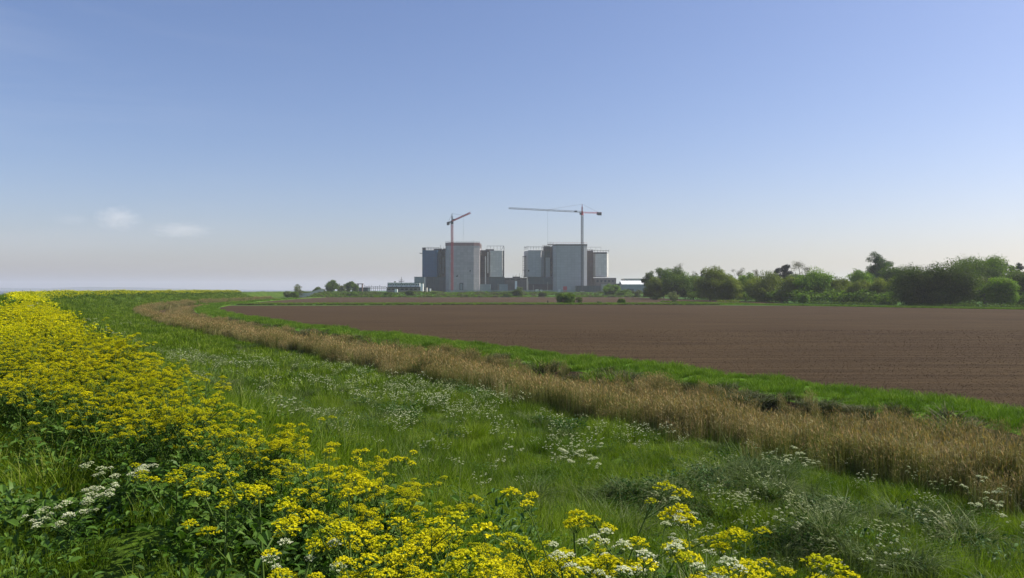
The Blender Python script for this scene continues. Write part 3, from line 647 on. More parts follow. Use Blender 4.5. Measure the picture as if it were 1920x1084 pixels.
for px, py in ((882, 507), (858, 516)):
    b = MB()
    for k in range(4): b.box(X0(px+random.uniform(-2, 1)), X0(px+random.uniform(1.2, 2.6)), 925.7, 925.96-k*.02, Z0(py+k*.9+.8), Z0(py+k*.9-.2))
    part('wall_patch', b, M_ROOF, RB, 'small dark scuffed patch on the front wall')
b = MB(); b.box(X0(899.9), X0(916), 952, 985, 2.4, Z0(468)); part('service_bay', b, M_DARK, RB)
b = MB(); scaffold(b, X0(900.2), X0(916), 945, 2.6, Z0(470), 2.2, 2.5, .2); part('scaffold', b, M_OCH, RB, 'reddish brown scaffold tower between the blocks')
b = MB(); b.box(X0(909), X0(911), 944, 944.8, 2.4, Z0(480)); b.box(X0(913.6), X0(915.6), 943, 944.7, Z0(512), Z0(472)); part('stair_panel', b, M_PALE, RB)
P2, z0b, z1b = drum(916.2, 944.7, 944, 38, 3.5, 469.5, 519); part('side_block', MB().prism(P2, z0b, z1b), M_PALE, RB)
b = MB(); rail(b, [(X0(913), 945), (X0(944.6), 945)], z1b+.6, 5, 4, .24, False); part('roof_plant', MB().box(X0(910), X0(926), 947, 957, z1b, z1b+1.8), M_DSTEEL, RB); b.tube((X0(940), 945, z1b+1), (X0(944.6), 945, z1b+5.6), .3); part('roof_railing', b, M_DSTEEL, RB)
b = MB(); b.box(X0(944.8), X0(945.3), 945, 950, z0b, z1b+4); part('stair_ladder', b, M_OCH, RB)
b = MB(); b.box(X0(896.8), X0(945.4), 946, 984, 2.4, z0b-.04); part('base_block', b, M_DGREEN, RB)
for q_ in ((897, 920, 934, 945.7), (936, 952, 936, 945.6)): part('lean_to', MB().box(X0(q_[0]), X0(q_[1]), q_[2], q_[3], 2.4, Z0(533)), M_LBLUE, RB, 'pale blue green low annex')
# ---- second reactor building
RC = empty('reactor_building', (X0(1068), 960, GZ), 'grey reactor building with dark roof edge, standing behind the long-jib crane', 'building', 'reactor buildings')
P1, z0, z1 = drum(983.4, 1021.2, 942, 42, 8, 470, 519); part('side_block', MB().prism(P1, z0, z1), M_LIGHT, RC)
b = MB(); rail(b, [(X0(983.5), 952), (X0(990), 943), (X0(1021), 943)], z1+1.5, 3.2, 3.2, .3, False)
b.box(X0(991), X0(1019), 952, 956, z1, z1+1.1)
part('roof_railing', b, M_DSTEEL, RC)
b = MB(); scaffold(b, X0(980), X0(985.5), 946, Z0(519), Z0(480), 1.7, 2.2, .14); b.box(X0(980.2), X0(987), 946, 949, Z0(481), Z0(480)); b.box(X0(980.2), X0(990), 946, 949, Z0(507), Z0(506.2)); part('stair_tower', b, M_DSTEEL, RC)
b = MB(); b.box(X0(990), X0(992.6), 940.5, 941.9, Z0(509), Z0(506)); part('window', b, M_GLASS, RC)
b = MB(); b.box(X0(990), X0(1039), 944, 986, 2.4, z0-.04); part('base_block', b, M_DGREEN, RC)
b = MB(); b.box(X0(991), X0(1037), 942.6, 943.9, 2.5, Z0(533)); part('loading_bay', b, M_DARK, RC)
b = MB(); b.box(X0(1021.4), X0(1036.7), 956, 985, z0, Z0(461)); part('service_bay', b, M_BROWN, RC)
b = MB(); b.box(X0(1020.5), X0(1032), 950, 955.8, Z0(482), Z0(460.5)); b.box(X0(1021.4), X0(1023.5), 950, 955.8, z0, Z0(482.2)); part('panel', b, M_DGREEN, RC)
b = MB(); b.box(X0(1024), X0(1032), 948, 955.8, z0, Z0(482.4)); part('panel', b, M_LIGHT, RC)
b = MB()
for i in range(4): b.box(X0(1033), X0(1036), 949, 955.7, Z0(517-i*9), Z0(511-i*9))
part('window_bay', b, M_DARK, RC)
b = MB(); scaffold(b, X0(1018), X0(1037), 946.5, Z0(470), Z0(459.5), 2.6, 2.6, .15); b.box(X0(1027), X0(1038), 946, 950, Z0(458), Z0(456.6)); rail(b, [(X0(1027), 946), (X0(1038), 946)], Z0(456.6), 1.8, 2.4, .14, False); part('scaffold', b, M_OCH, RC)
PC = [(X0(1036.9), 931), (X0(1043), 926), (X0(1093), 926), (X0(1099.2), 927.6), (X0(1099.2), 990), (X0(1036.9), 990)]
zc = Z0(461.6); ztop = Z0(458.9); part('main_block', MB().prism(PC, 2.4, zc), M_LIGHT, RC)
PC2 = [(x+(.3 if x > X0(1068) else -.3), y-.3) for x, y in PC[:4]]+PC[4:]
part('parapet_band', MB().prism(PC2, zc, ztop), M_DSTEEL, RC, 'dark grey strip along the roof edge')
b = MB(); rail(b, PC[:4], ztop, 1.7, 2.6, .13, False); part('roof_railing', b, M_RED, RC)
b = MB(); b.box(X0(1099.3), X0(1113.5), 950, 985, 2.4, Z0(469)); part('service_bay', b, M_BROWN, RC)
b = MB(); scaffold(b, X0(1099.8), X0(1113), 944, 2.6, Z0(468), 2.2, 2.6, .2); b.box(X0(1100), X0(1113), 943.3, 944, Z0(491), Z0(489)); part('scaffold', b, M_OCH, RC, 'reddish brown scaffold tower right of the main block')
P2, z0b, z1b = drum(1113.6, 1143, 944, 38, 4.5, 475.5, 519); part('side_block', MB().prism(P2, z0b, z1b), M_PALE, RC)
b = MB(); b.prism([(x*1.0, y-.2) for x, y in [(P2[0][0], P2[0][1]), P2[1], P2[2], (P2[3][0]-3, P2[3][1]), (P2[4][0]-3, P2[4][1]), P2[5]]], z1b, z1b+1.9); part('parapet_band', b, M_DSTEEL, RC)
b = MB(); rail(b, [(X0(1099), 945), (X0(1128), 945)], z1b+4.6, 3.4, 5, .18, False); part('roof_railing', b, M_DSTEEL, RC); b = MB(); rail(b, [(X0(1111), 946), (X0(1143), 946)], z1b+1.9, 1.9, 3, .3, False); part('roof_railing', b, M_DSTEEL, RC)
b = MB(); b.box(X0(1115), X0(1156), 941, 984, 2.4, Z0(521)); part('base_block', b, M_BROWN, RC)
for i in range(5):
    b = MB(); b.box(X0(1119+i*7.2), X0(1123+i*7.2), 940.7, 940.97, Z0(529), Z0(525)); part('window', b, M_GLASS, RC)
# ---- low buildings
def lowb(name, x0, x1, D, dep, topy, m, label, cat='building', roof=M_ROOF, group=None, wins=0, winy=None, over=.3):
    a, c = wx(x0, D), wx(x1, D); zt = wz(topy, D); r = empty(name, ((a+c)/2, D+dep/2, GZ), label, cat, group)
    part('wall', MB().box(a, c, D, D+dep, 2.3, zt), m, r); part('roof', MB().box(a-over, c+over, D-over, D+dep+over, zt, zt+.45), roof, r)
    for i in range(wins):
        u = (i+.5)/wins; x = a+(c-a)*u; h = (winy or 1.2)
        part('window', MB().box(x-(c-a)/wins*.3, x+(c-a)/wins*.3, D-.12, D-.02, zt-1.0-h, zt-1.0), M_GLASS, r)
    return r
lowb('annex_building', 776.8, 796.4, 915, 20, 519.8, M_LBLUE, 'plain grey green annex at the foot of the blue reactor block')
r = lowb('turbine_hall', 945.8, 988, 955, 60, 521.5, M_BROWN, 'long low brown building linking the two reactor buildings', wins=4)
part('plant_room', MB().box(wx(961, 950), wx(975.5, 950), 962, 975, wz(521, 955), wz(518.5, 955)), M_DARK, r)
for px in (962, 968, 974, 978, 982, 966): part('roof_mast', MB().tube((wx(px, 958), 960, wz(521, 955)), (wx(px, 958), 960, wz(random.uniform(511, 517), 955)), .2), M_DSTEEL, r)
lowb('long_shed', 1081, 1128, 905, 16, 536.4, M_DGREEN, 'long low dark shed in front of the right hand reactor base', 'shed')
lowb('store_building', 1157, 1166.5, 900, 16, 532.5, M_DGREEN, 'small dark block left of the white roofed shed')
lowb('depot_building', 1171, 1215, 960, 30, 523.2, M_PALE, 'flat roofed pale building rising behind the white roofed shed', roof=M_BROWN)
# gabled white-roof shed (ridge runs across, gable on the left)
def gable(x0, x1, D, dep, eavy, ridgey, label):
    a, c = wx(x0, D), wx(x1, D); ze, zr = wz(eavy, D), wz(ridgey, D); r = empty('storage_shed', ((a+c)/2, D+dep/2, GZ), label, 'shed')
    b = MB(); b.add([(a, D, 2.3), (c, D, 2.3), (c, D, ze), (a, D, ze), (a, D+dep, 2.3), (c, D+dep, 2.3), (c, D+dep, ze), (a, D+dep, ze), (a, D+dep/2, zr), (c, D+dep/2, zr)],
        [(0, 1, 2, 3), (5, 4, 7, 6), (4, 0, 3, 8, 7), (1, 5, 6, 9, 2)]); part('wall', b, M_LBLUE, r)
    b = MB(); o = .5; t_ = .35
    for s_, y0 in ((-1, D-o), (1, D+dep+o)):
        V = [(a-o, y0, ze-.1), (c+o, y0, ze-.1), (c+o, D+dep/2, zr+.05), (a-o, D+dep/2, zr+.05)]; V2 = [(x, y, z+t_) for x, y, z in V]
        b.add(V+V2, [(0, 3, 2, 1), (4, 5, 6, 7), (0, 1, 5, 4), (1, 2, 6, 5), (2, 3, 7, 6), (3, 0, 4, 7)])
    part('roof', b, M_SHEET, r); part('door', MB().box(a+8, a+13, D-.15, D-.02, 2.4, 6.5), M_DGREEN, r); return r
gable(1166.5, 1226, 880, 26, 533.4, 526.9, 'long grey storage shed with bright white pitched roof beside the trees')
# site cabins: seven joined units on a frame
for i in range(7):
    a = 727+i*8.6; D = 800; x0_, x1_ = wx(a, D), wx(a+8.3, D); lab = ['leftmost', 'second from left', 'third from left', 'middle', 'fifth from left', 'sixth from left', 'rightmost'][i]
    r = empty('site_cabin', ((x0_+x1_)/2, D+3, GZ), f'{lab} white cabin in the upper row left of the reactors', 'cabin', 'upper row of site cabins')
    z0_ = wz(537.6, D); z1_ = wz(531, D)
    part('wall', MB().box(x0_, x1_, D, D+6, z0_, z1_), M_WHITE, r); part('roof', MB().box(x0_-.1, x1_+.1, D-.4, D+6.2, z1_, z1_+.45), M_DSTEEL, r)
    for u in (.28, .72): part('window', MB().box(x0_+(x1_-x0_)*u-.7, x0_+(x1_-x0_)*u+.7, D-.12, D-.02, z1_-2.2, z1_-.9), M_GLASS, r)
    part('corner_post', MB().box(x0_-.2, x0_+.15, D-.3, D-.13, z0_-.2, z1_), M_DSTEEL, r); part('deck', MB().box(x0_-.15, x1_+.15, D-1.2, D+6, z0_-.5, z0_-.02), M_DSTEEL, r)
lowb('cabin_block', 725, 800, 806, 10, 539.4, M_CONC, 'grey lower storey beneath the row of white site cabins', 'cabin', wins=9)
for (px0, px1, y, l) in ((788, 793, 531.5, 'white'), ):
    lowb('store_cabin', px0, px1, 795, 6, y, M_WHITE, 'small white cabin at the right end of the cabin row', 'cabin')
def container(px0, px1, D, topy, m, label, cat='container'):
    a, c = wx(px0, D), wx(px1, D); zt = wz(topy, D); g = gz(0, D)-.1; r = empty('container', ((a+c)/2, D+1.5, g), label, cat)
    part('body', MB().box(a, c, D, D+3, g, zt), m, r); part('door', MB().box(a+.2, (a+c)/2, D-.1, D-.02, g+.2, zt-.2), m, r); part('roof', MB().box(a-.08, c+.08, D-.08, D+3.08, zt, zt+.15), M_CONC, r)
container(804.5, 807.5, 780, 541, M_WHITE, 'small white container left of the first crane base'); container(1056, 1063, 890, 537, M_RED, 'small red container in front of the right reactor building')
container(1004, 1010, 840, 543, M_WHITE, 'low white container near the fence between the reactors'); container(740, 745, 760, 542.2, M_WHITE, 'low white container below the site cabins')
container(1013, 1017, 850, 543.5, M_WHITE, 'smaller white container right of its low neighbour'); container(965.5, 969.5, 930, 527, M_WHITE, 'tall white cabinet against the brown link building', 'tank')
container(1047, 1051, 850, 543, M_WHITE, 'little white container left of the red one')
# steel gantry, pylon, digger
r = empty('gantry', (wx(674, 820), 822, GZ), 'small tan steel gantry beside the far green trees', 'gantry'); b = MB()
for px in (670, 678): b.box(wx(px, 820), wx(px+1.6, 820), 820, 823, 2.3, wz(533, 820))
part('post', b, M_OCH, r); part('beam', MB().box(wx(669, 820), wx(680.5, 820), 819.6, 823.4, wz(533, 820), wz(531.6, 820)), M_OCH, r)
r = empty('pylon', (wx(752.6, 830), 830, GZ), 'thin dark pole with cross arms above the cabin roofs', 'pylon'); x = wx(752.6, 830)
part('pole', MB().tube((x, 830, 2.3), (x, 830, wz(519, 830)), .5, .2, 6), M_DSTEEL, r); b = MB()
for py, l in ((527.2, 3.4), (528.4, 2.6), (525, 1.6)): b.box(x-l, x+l, 829.7, 829.9, wz(py, 830), wz(py, 830)+.3)
part('cross_arm', b, M_DSTEEL, r)
r = empty('excavator', (wx(651, 780), 781, GZ), 'yellow digger parked below the far trees', 'digger'); x = wx(651, 780); z = gz(x, 780)
part('body', MB().box(x-2.2, x+1.6, 779.5, 782.5, z+1, z+2.2), M_YEL, r); part('cab', MB().box(x-.2, x+1.2, 779.7, 782.3, z+2.2, z+3.6), M_GLASS, r); part('track', MB().box(x-2.3, x+1.8, 779.3, 782.7, z, z+.95), M_DSTEEL, r)
part('arm', MB().tube((x-2, 781, z+2), (x-5, 781, z+4), .35).tube((x-5, 781, z+4), (x-6.6, 781, z+1.2), .3), M_YEL, r)
# pipe rack / yard clutter left of the cabins
r = empty('pipe_rack', (wx(704, 830), 832, GZ), 'low dark steel rack and pipework left of the site cabins', 'pipe rack'); b = MB(); c_ = MB()
for px in range(684, 725, 4): b.tube((wx(px, 830), 830, 2.3), (wx(px, 830), 830, wz(random.uniform(534, 537.5), 830)), .22)
for py in (538, 540.5): c_.tube((wx(684, 830), 830, wz(py, 830)), (wx(724, 830), 830, wz(py, 830)), .3)
part('post', b, M_DSTEEL, r); part('pipe', c_, M_DSTEEL, r)
lowb('workshop', 660, 690, 850, 14, 539.8, M_DGREEN, 'low dark green workshop roof beside the digger', 'building')
lowb('guard_house', 1128.5, 1140, 890, 10, 533, M_CONC, 'small brown grey block right of the long dark shed', 'building')
# lamp posts
for i, (px, D, ty) in enumerate(((855.5, 800, 525), (990.6, 800, 528), (1026.8, 790, 530), (1130.5, 800, 528), (1134.5, 800, 535), (934, 800, 533), (628, 760, 533), (1000, 770, 536))):
    x = wx(px, D); r = empty('lamp_post', (x, D, gz(x, D)), f'thin pale lamp post {["before the first main block", "by the left edge of the right reactor", "before the dark loading bay", "right of the long dark shed", "short one right of the long shed", "before the pale right drum", "beside the far left trees", "short one before the brown link building"][i]}', 'lamp post', 'lamp posts in the station yard')
    part('pole', MB().tube((x, D, gz(x, D)-.1), (x, D, wz(ty, D)), .16, .12, 5), M_CONC, r); part('lamp', MB().box(x-.5, x+.5, D-.3, D+.1, wz(ty, D), wz(ty, D)+.25), M_CONC, r)
# fences
def fence(pts, h, m, label, step=3.0, panel=True):
    r = empty('fence', (wx(pts[0][0], pts[0][1]), pts[0][1], 0), label, 'fence'); b = MB(); c_ = MB()
    for (pa, Da), (pb, Db) in zip(pts[:-1], pts[1:]):
        xa, xb = wx(pa, Da), wx(pb, Db); n = max(1, int(math.hypot(xb-xa, Db-Da)/step))
        for i in range(n):
            u, v = i/n, (i+1)/n; x, y = xa+(xb-xa)*u, Da+(Db-Da)*u; x2, y2 = xa+(xb-xa)*v, Da+(Db-Da)*v; g, g2 = gz(x, y), gz(x2, y2)
            part('post', MB().tube((x, y, g-.2), (x, y, g+h), .09, n=4), m, r)
            for k in range(10):
                w_ = k/10; xx, yy, gg = x+(x2-x)*w_, y+(y2-y)*w_, g+(g2-g)*w_; c_.box(xx-.09, xx+.09, yy-.02, yy+.02, gg+.1, gg+h-.1)
            for zz in (.3, h-.3): c_.tube((x, y, g+zz), (x2, y2, g2+zz), .05, n=3)
    o = part('rail', c_, m, r)
M_FEN = plain('grey_green_fence', (.22, .28, .27), .6, .5, .2)
fence([(559, 560), (575, 575), (607, 640)], 3.2, M_FEN, 'blue grey palisade fence at the end of the flower bank')
fence([(838, 760), (1080, 760)], 2.6, M_FEN, 'long grey green palisade fence in front of the reactors')
# ---- tower cranes
def lattice(b, p, q, wd, n, r, br, tri=False):
    p = np.array(p, float); q = np.array(q, float); d = q-p; L_ = np.linalg.norm(d); d /= L_
    u = np.cross(d, (0, 0, 1)) if abs(d[2]) < .9 else np.array([1., 0, 0]); u /= np.linalg.norm(u); v = np.cross(u, d)
    if v[2] < 0: v = -v
    cs = [(-1, -1), (1, -1), (1, 1), (-1, 1)] if not tri else [(-1, 0), (1, 0), (0, 1.9)]
    W = [u*a*wd/2+v*c*wd/2 for a, c in cs]
    for o in W: b.tube(p+o, q+o, r, n=4)
    k = len(W)
    for i in range(n):
        a_, c_ = p+d*L_*i/n, p+d*L_*(i+1)/n
        for j in range(k):
            o1, o2 = W[j], W[(j+1) % k]
            b.tube(a_+o1, c_+o2, br, n=3)
            if not tri or i % 2 == 0: b.tube(a_+o1, a_+o2, br, n=3)
def crane(mastpx, D, rooty, apexy, tip, tail, cable_u, mats, label, cableend, tie_u):
    x = wx(mastpx, D); zr = wz(rooty, D); za = wz(apexy, D); base = np.array([x, D, GZ-.2]); R0 = np.array([x, D, zr])
    r = empty('tower_crane', (x, D, GZ), label, 'crane', 'tower cranes'); mm, mj, mt = mats
    b = MB(); lattice(b, base, R0-np.array([0, 0, 3.]), 2.2, 34, .34, .2); part('mast', b, mm, r)
    b = MB(); b.box(x-2.4, x+2.4, D-2.4, D+2.4, GZ-.3, GZ+1.2); part('base', b, M_CONC, r)
    b = MB(); b.prism([(x+1.7*cos(t), D+1.7*sin(t)) for t in np.arange(8)*pi/4], zr-3, zr-1.6); b.box(x-1.2, x+1.2, D-1.2, D+1.2, zr-1.6, zr+1.2); part('slewing_ring', b, mt, r)
    b = MB(); lattice(b, R0+np.array([0, 0, 1.]), np.array([x, D, za-3]), 1.4, 5, .22, .12); b.tube((x, D, za-3.2), (x, D, za), .5, .25); part('apex_tower', b, mt, r)
    T = np.array(tip, float); J0 = R0+(T-R0)/np.linalg.norm(T-R0)*1.5; b = MB(); lattice(b, J0, T, 1.5, 26, .24, .12, True)
    d = (T-J0)/np.linalg.norm(T-J0); part('jib', b, mj, r)
    E = np.array(tail, float); b = MB(); lattice(b, R0, E, 1.2, 6, .2, .1); part('counter_jib', b, mt, r)
    b = MB(); e = E-R0; e /= np.linalg.norm(e); 
    for k in range(4):
        c_ = E-e*(1.2+k*1.5); b.box(c_[0]-.9, c_[0]+.9, c_[1]-1, c_[1]+1, c_[2]-2.8+(.4*(k > 2)), c_[2]+.6)
    part('counterweight', b, M_DSTEEL, r)
    side = np.cross(d, (0, 0, 1)); side /= np.linalg.norm(side); c_ = R0+d*2.2-np.array([0, 0, 1.6])
    part('cab', MB().box(c_[0]-.9, c_[0]+.9, c_[1]-1, c_[1]+1, c_[2]-1, c_[2]+1.2), M_DSTEEL, r)
    A = np.array([x, D, za]); b = MB(); b.tube(A, J0+(T-J0)*tie_u+np.array([0, 0, 1.5]), .13, n=3); b.tube(A, E-e*3, .13, n=3); part('tie_cable', b, M_CABLE, r)
    h = J0+(T-J0)*cable_u; b = MB(); b.tube(h, (h[0], h[1], cableend), .07, n=3); b.box(h[0]-.7, h[0]+.7, h[1]-.7, h[1]+.7, h[2]-.5, h[2]); part('hoist_cable', b, M_CABLE, r)
    b = MB(); c_ = R0+d*8+np.array([0, 0, 1.0]); b.box(c_[0]-1.6, c_[0]+1.6, c_[1]-.6, c_[1]+.6, c_[2]-.5, c_[2]+.8); part('winch', b, M_DSTEEL, r)
    return r
D = 900
crane(847.6, D, 415.5, 400.4, (wx(882, 842), 842, wz(400.0, 842)), (wx(838.6, 915), 915, wz(418, 915)), .62, (M_RED, M_RED, M_DSTEEL), 'red tower crane with short foreshortened jib, in front of the left reactor', wz(455, 900), .6)
crane(1091.5, D, 398.5, 382.9, (wx(953.8, 868), 868, wz(391.5, 868)), (wx(1128, 912), 912, wz(399.3, 912)), .47, (M_DSTEEL, M_STEEL, M_RED), 'grey tower crane with long level jib pointing left over the right reactor', wz(456, 900), .45)

# ------------------------------------------------------------------ trees and bushes
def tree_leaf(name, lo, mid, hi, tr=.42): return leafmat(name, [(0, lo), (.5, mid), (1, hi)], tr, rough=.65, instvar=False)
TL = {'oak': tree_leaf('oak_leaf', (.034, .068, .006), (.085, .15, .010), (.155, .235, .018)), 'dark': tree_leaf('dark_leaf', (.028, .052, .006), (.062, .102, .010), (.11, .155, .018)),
      'willow': tree_leaf('willow_leaf', (.08, .11, .012), (.16, .20, .020), (.24, .285, .04)), 'bright': tree_leaf('bright_leaf', (.06, .12, .008), (.14, .24, .012), (.22, .33, .025)),
      'grey': tree_leaf('grey_leaf', (.06, .08, .03), (.12, .145, .055), (.18, .20, .09)), 'pine': tree_leaf('pine_needle', (.010, .016, .014), (.016, .026, .020), (.03, .045, .03), .1),
      'bare': tree_leaf('sparse_leaf', (.07, .065, .045), (.11, .105, .07), (.16, .16, .11)), 'poplar': tree_leaf('poplar_leaf', (.025, .06, .02), (.05, .10, .03), (.09, .15, .05)),
      'pale': tree_leaf('pale_leaf', (.09, .11, .05), (.14, .17, .08), (.22, .25, .13))}
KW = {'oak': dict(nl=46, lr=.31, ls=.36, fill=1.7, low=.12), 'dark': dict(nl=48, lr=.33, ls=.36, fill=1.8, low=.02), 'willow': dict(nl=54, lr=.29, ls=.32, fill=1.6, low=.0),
      'bright': dict(nl=46, lr=.30, ls=.36, fill=1.7, low=.04), 'grey': dict(nl=36, lr=.27, ls=.34, fill=.9, low=.06), 'pine': dict(nl=40, lr=.34, ls=.4, fill=1.4, low=.15),
      'bare': dict(nl=34, lr=.24, ls=.26, fill=.4, low=.15), 'poplar': dict(nl=56, lr=.27, ls=.32, fill=1.4, low=.24), 'pale': dict(nl=26, lr=.28, ls=.28, fill=.7, low=.0)}
def make_tree(name, x, y, g, H, Wd, kind, label, cat='tree', group=None, dens=1.0):
    k = KW[kind]; n = k['nl']; Rw = Wd/2; low = (k['low'] if name == 'tree' or H > 7 else 0)*H; hc = (H-low)/2; zc_ = low+hc
    root = empty(name, (x, y, g), label, cat, group)
    # lobes
    Lb = []; tries = 0
    while len(Lb) < n and tries < 4000:
        tries += 1; v = rng.normal(0, 1, 3); v /= np.linalg.norm(v); v *= rng.random()**.33*.85
        zz = v[2]; taper = 1.0
        if kind == 'poplar': taper = .92 if zz < .2 else 1.05
        if kind == 'pine': taper = .45+.55*abs(math.sin(zz*4+1))
        if kind in ('oak', 'dark', 'bright', 'willow') and zz < 0: taper = 1/max(.5, math.sqrt(max(.05, 1-zz*zz)))*.92
        Lb.append((v[0]*Rw*taper, v[1]*Rw*taper, zc_+zz*hc, k['lr']*min(Rw, hc*1.3)*random.uniform(.65, 1.35)))
    ls = k['ls']*(.8+.2*min(2, H/12)) if H > 6 else .2
    b = MB(); area = 0
    for (lx, ly, lz, lr) in Lb:
        m_ = int(min(760, 9*(lr/ls)**2*k['fill']*dens)+8); v = rng.normal(0, 1, (m_, 3)); v /= np.linalg.norm(v, axis=1)[:, None]
        rad = lr*(1-.5*rng.random(m_)**1.6)*(1+.28*np.sin(v[:, 0]*5+lx)*np.cos(v[:, 2]*6+ly)+rng.normal(0, .10, m_))
        c_ = v*rad[:, None]*np.array([1.1, 1.1, .85])+np.array([lx, ly, lz])
        if kind == 'willow': c_[:, 2] -= rng.random(m_)*lr*.5
        c_[:, 2] = np.maximum(c_[:, 2], .1+rng.random(m_)*.4)
        nv = v+rng.normal(0, .7, (m_, 3)); nv[:, 2] += .35; nv /= np.linalg.norm(nv, axis=1)[:, None]
        U = np.cross(nv, rng.normal(0, 1, (m_, 3))); U /= np.linalg.norm(U, axis=1)[:, None]; Wv = np.cross(nv, U)
        sz = (ls*rng.uniform(.35, .75, m_))[:, None]; base = random.uniform(.15, .7)
        b.rhombs(c_+np.array([x, y, g])-U*sz, U*sz*2, Wv*sz*.8, 0, np.clip(base+rng.normal(0, .16, m_), 0, 1))
    # stray sprays beyond the outline
    m_ = (int(40*k['fill']*dens) if kind in ('bare', 'pale', 'grey') else 12)+4; v = rng.normal(0, 1, (m_, 3)); v /= np.linalg.norm(v, axis=1)[:, None]; v[:, 2] = np.abs(v[:, 2])*1.0-.2
    c_ = v*np.array([Rw, Rw, hc])*rng.uniform(.8, .97, m_)[:, None]*(1 if kind != 'poplar' else .8)+np.array([x, y, g+zc_]); c_[:, 2] = np.maximum(c_[:, 2], g+.3)
    b.rhombs(c_, rng.normal(0, ls*.6, (m_, 3)), rng.normal(0, ls*.25, (m_, 3)), 0)
    part('crown', b, TL[kind], root)
    t_ = MB(); r0 = max(.06, H*.022); lean = random.uniform(-.04, .04)*H; zt = low+hc*.9
    t_.path([(x, y, g-.3), (x+lean*.4, y, g+low*.8+.2), (x+lean, y, g+zt)], r0, r0*.45, 6)
    for (lx, ly, lz, lr) in Lb[::2]:
        f_ = min(.9, max(.15, (lz-hc*.4)/max(.1, zt)))*.8; p = (x+lean*f_, y, g+zt*f_); q = (x+lx, y+ly, g+lz)
        mpt = (x+lean*f_+lx*.55, y+ly*.55, g+zt*f_+(lz-zt*f_)*.4); t_.path([p, mpt, q], r0*.35, r0*.1, 4)
        if kind in ('bare', 'pale', 'grey', 'poplar'):
            for w_ in range(7): dd = rng.normal(0, lr*.7, 3); t_.tube(q, (q[0]+dd[0], q[1]+dd[1], q[2]+abs(dd[2])), r0*.09, r0*.03, 3)
    part('trunk', t_, BARK, root); return root
def pxtree(px, wpx, topy, D, kind, label, name='tree', cat='tree', group=None, g=None, dens=1.0):
    x = wx(px, D); g = (0 if g is None else g); H = wz(topy, D)-g; return make_tree(name, x, D, g, H, wpx/FPX*D, kind, label, cat, group, dens)
GW = 'trees of the wood right of the station'
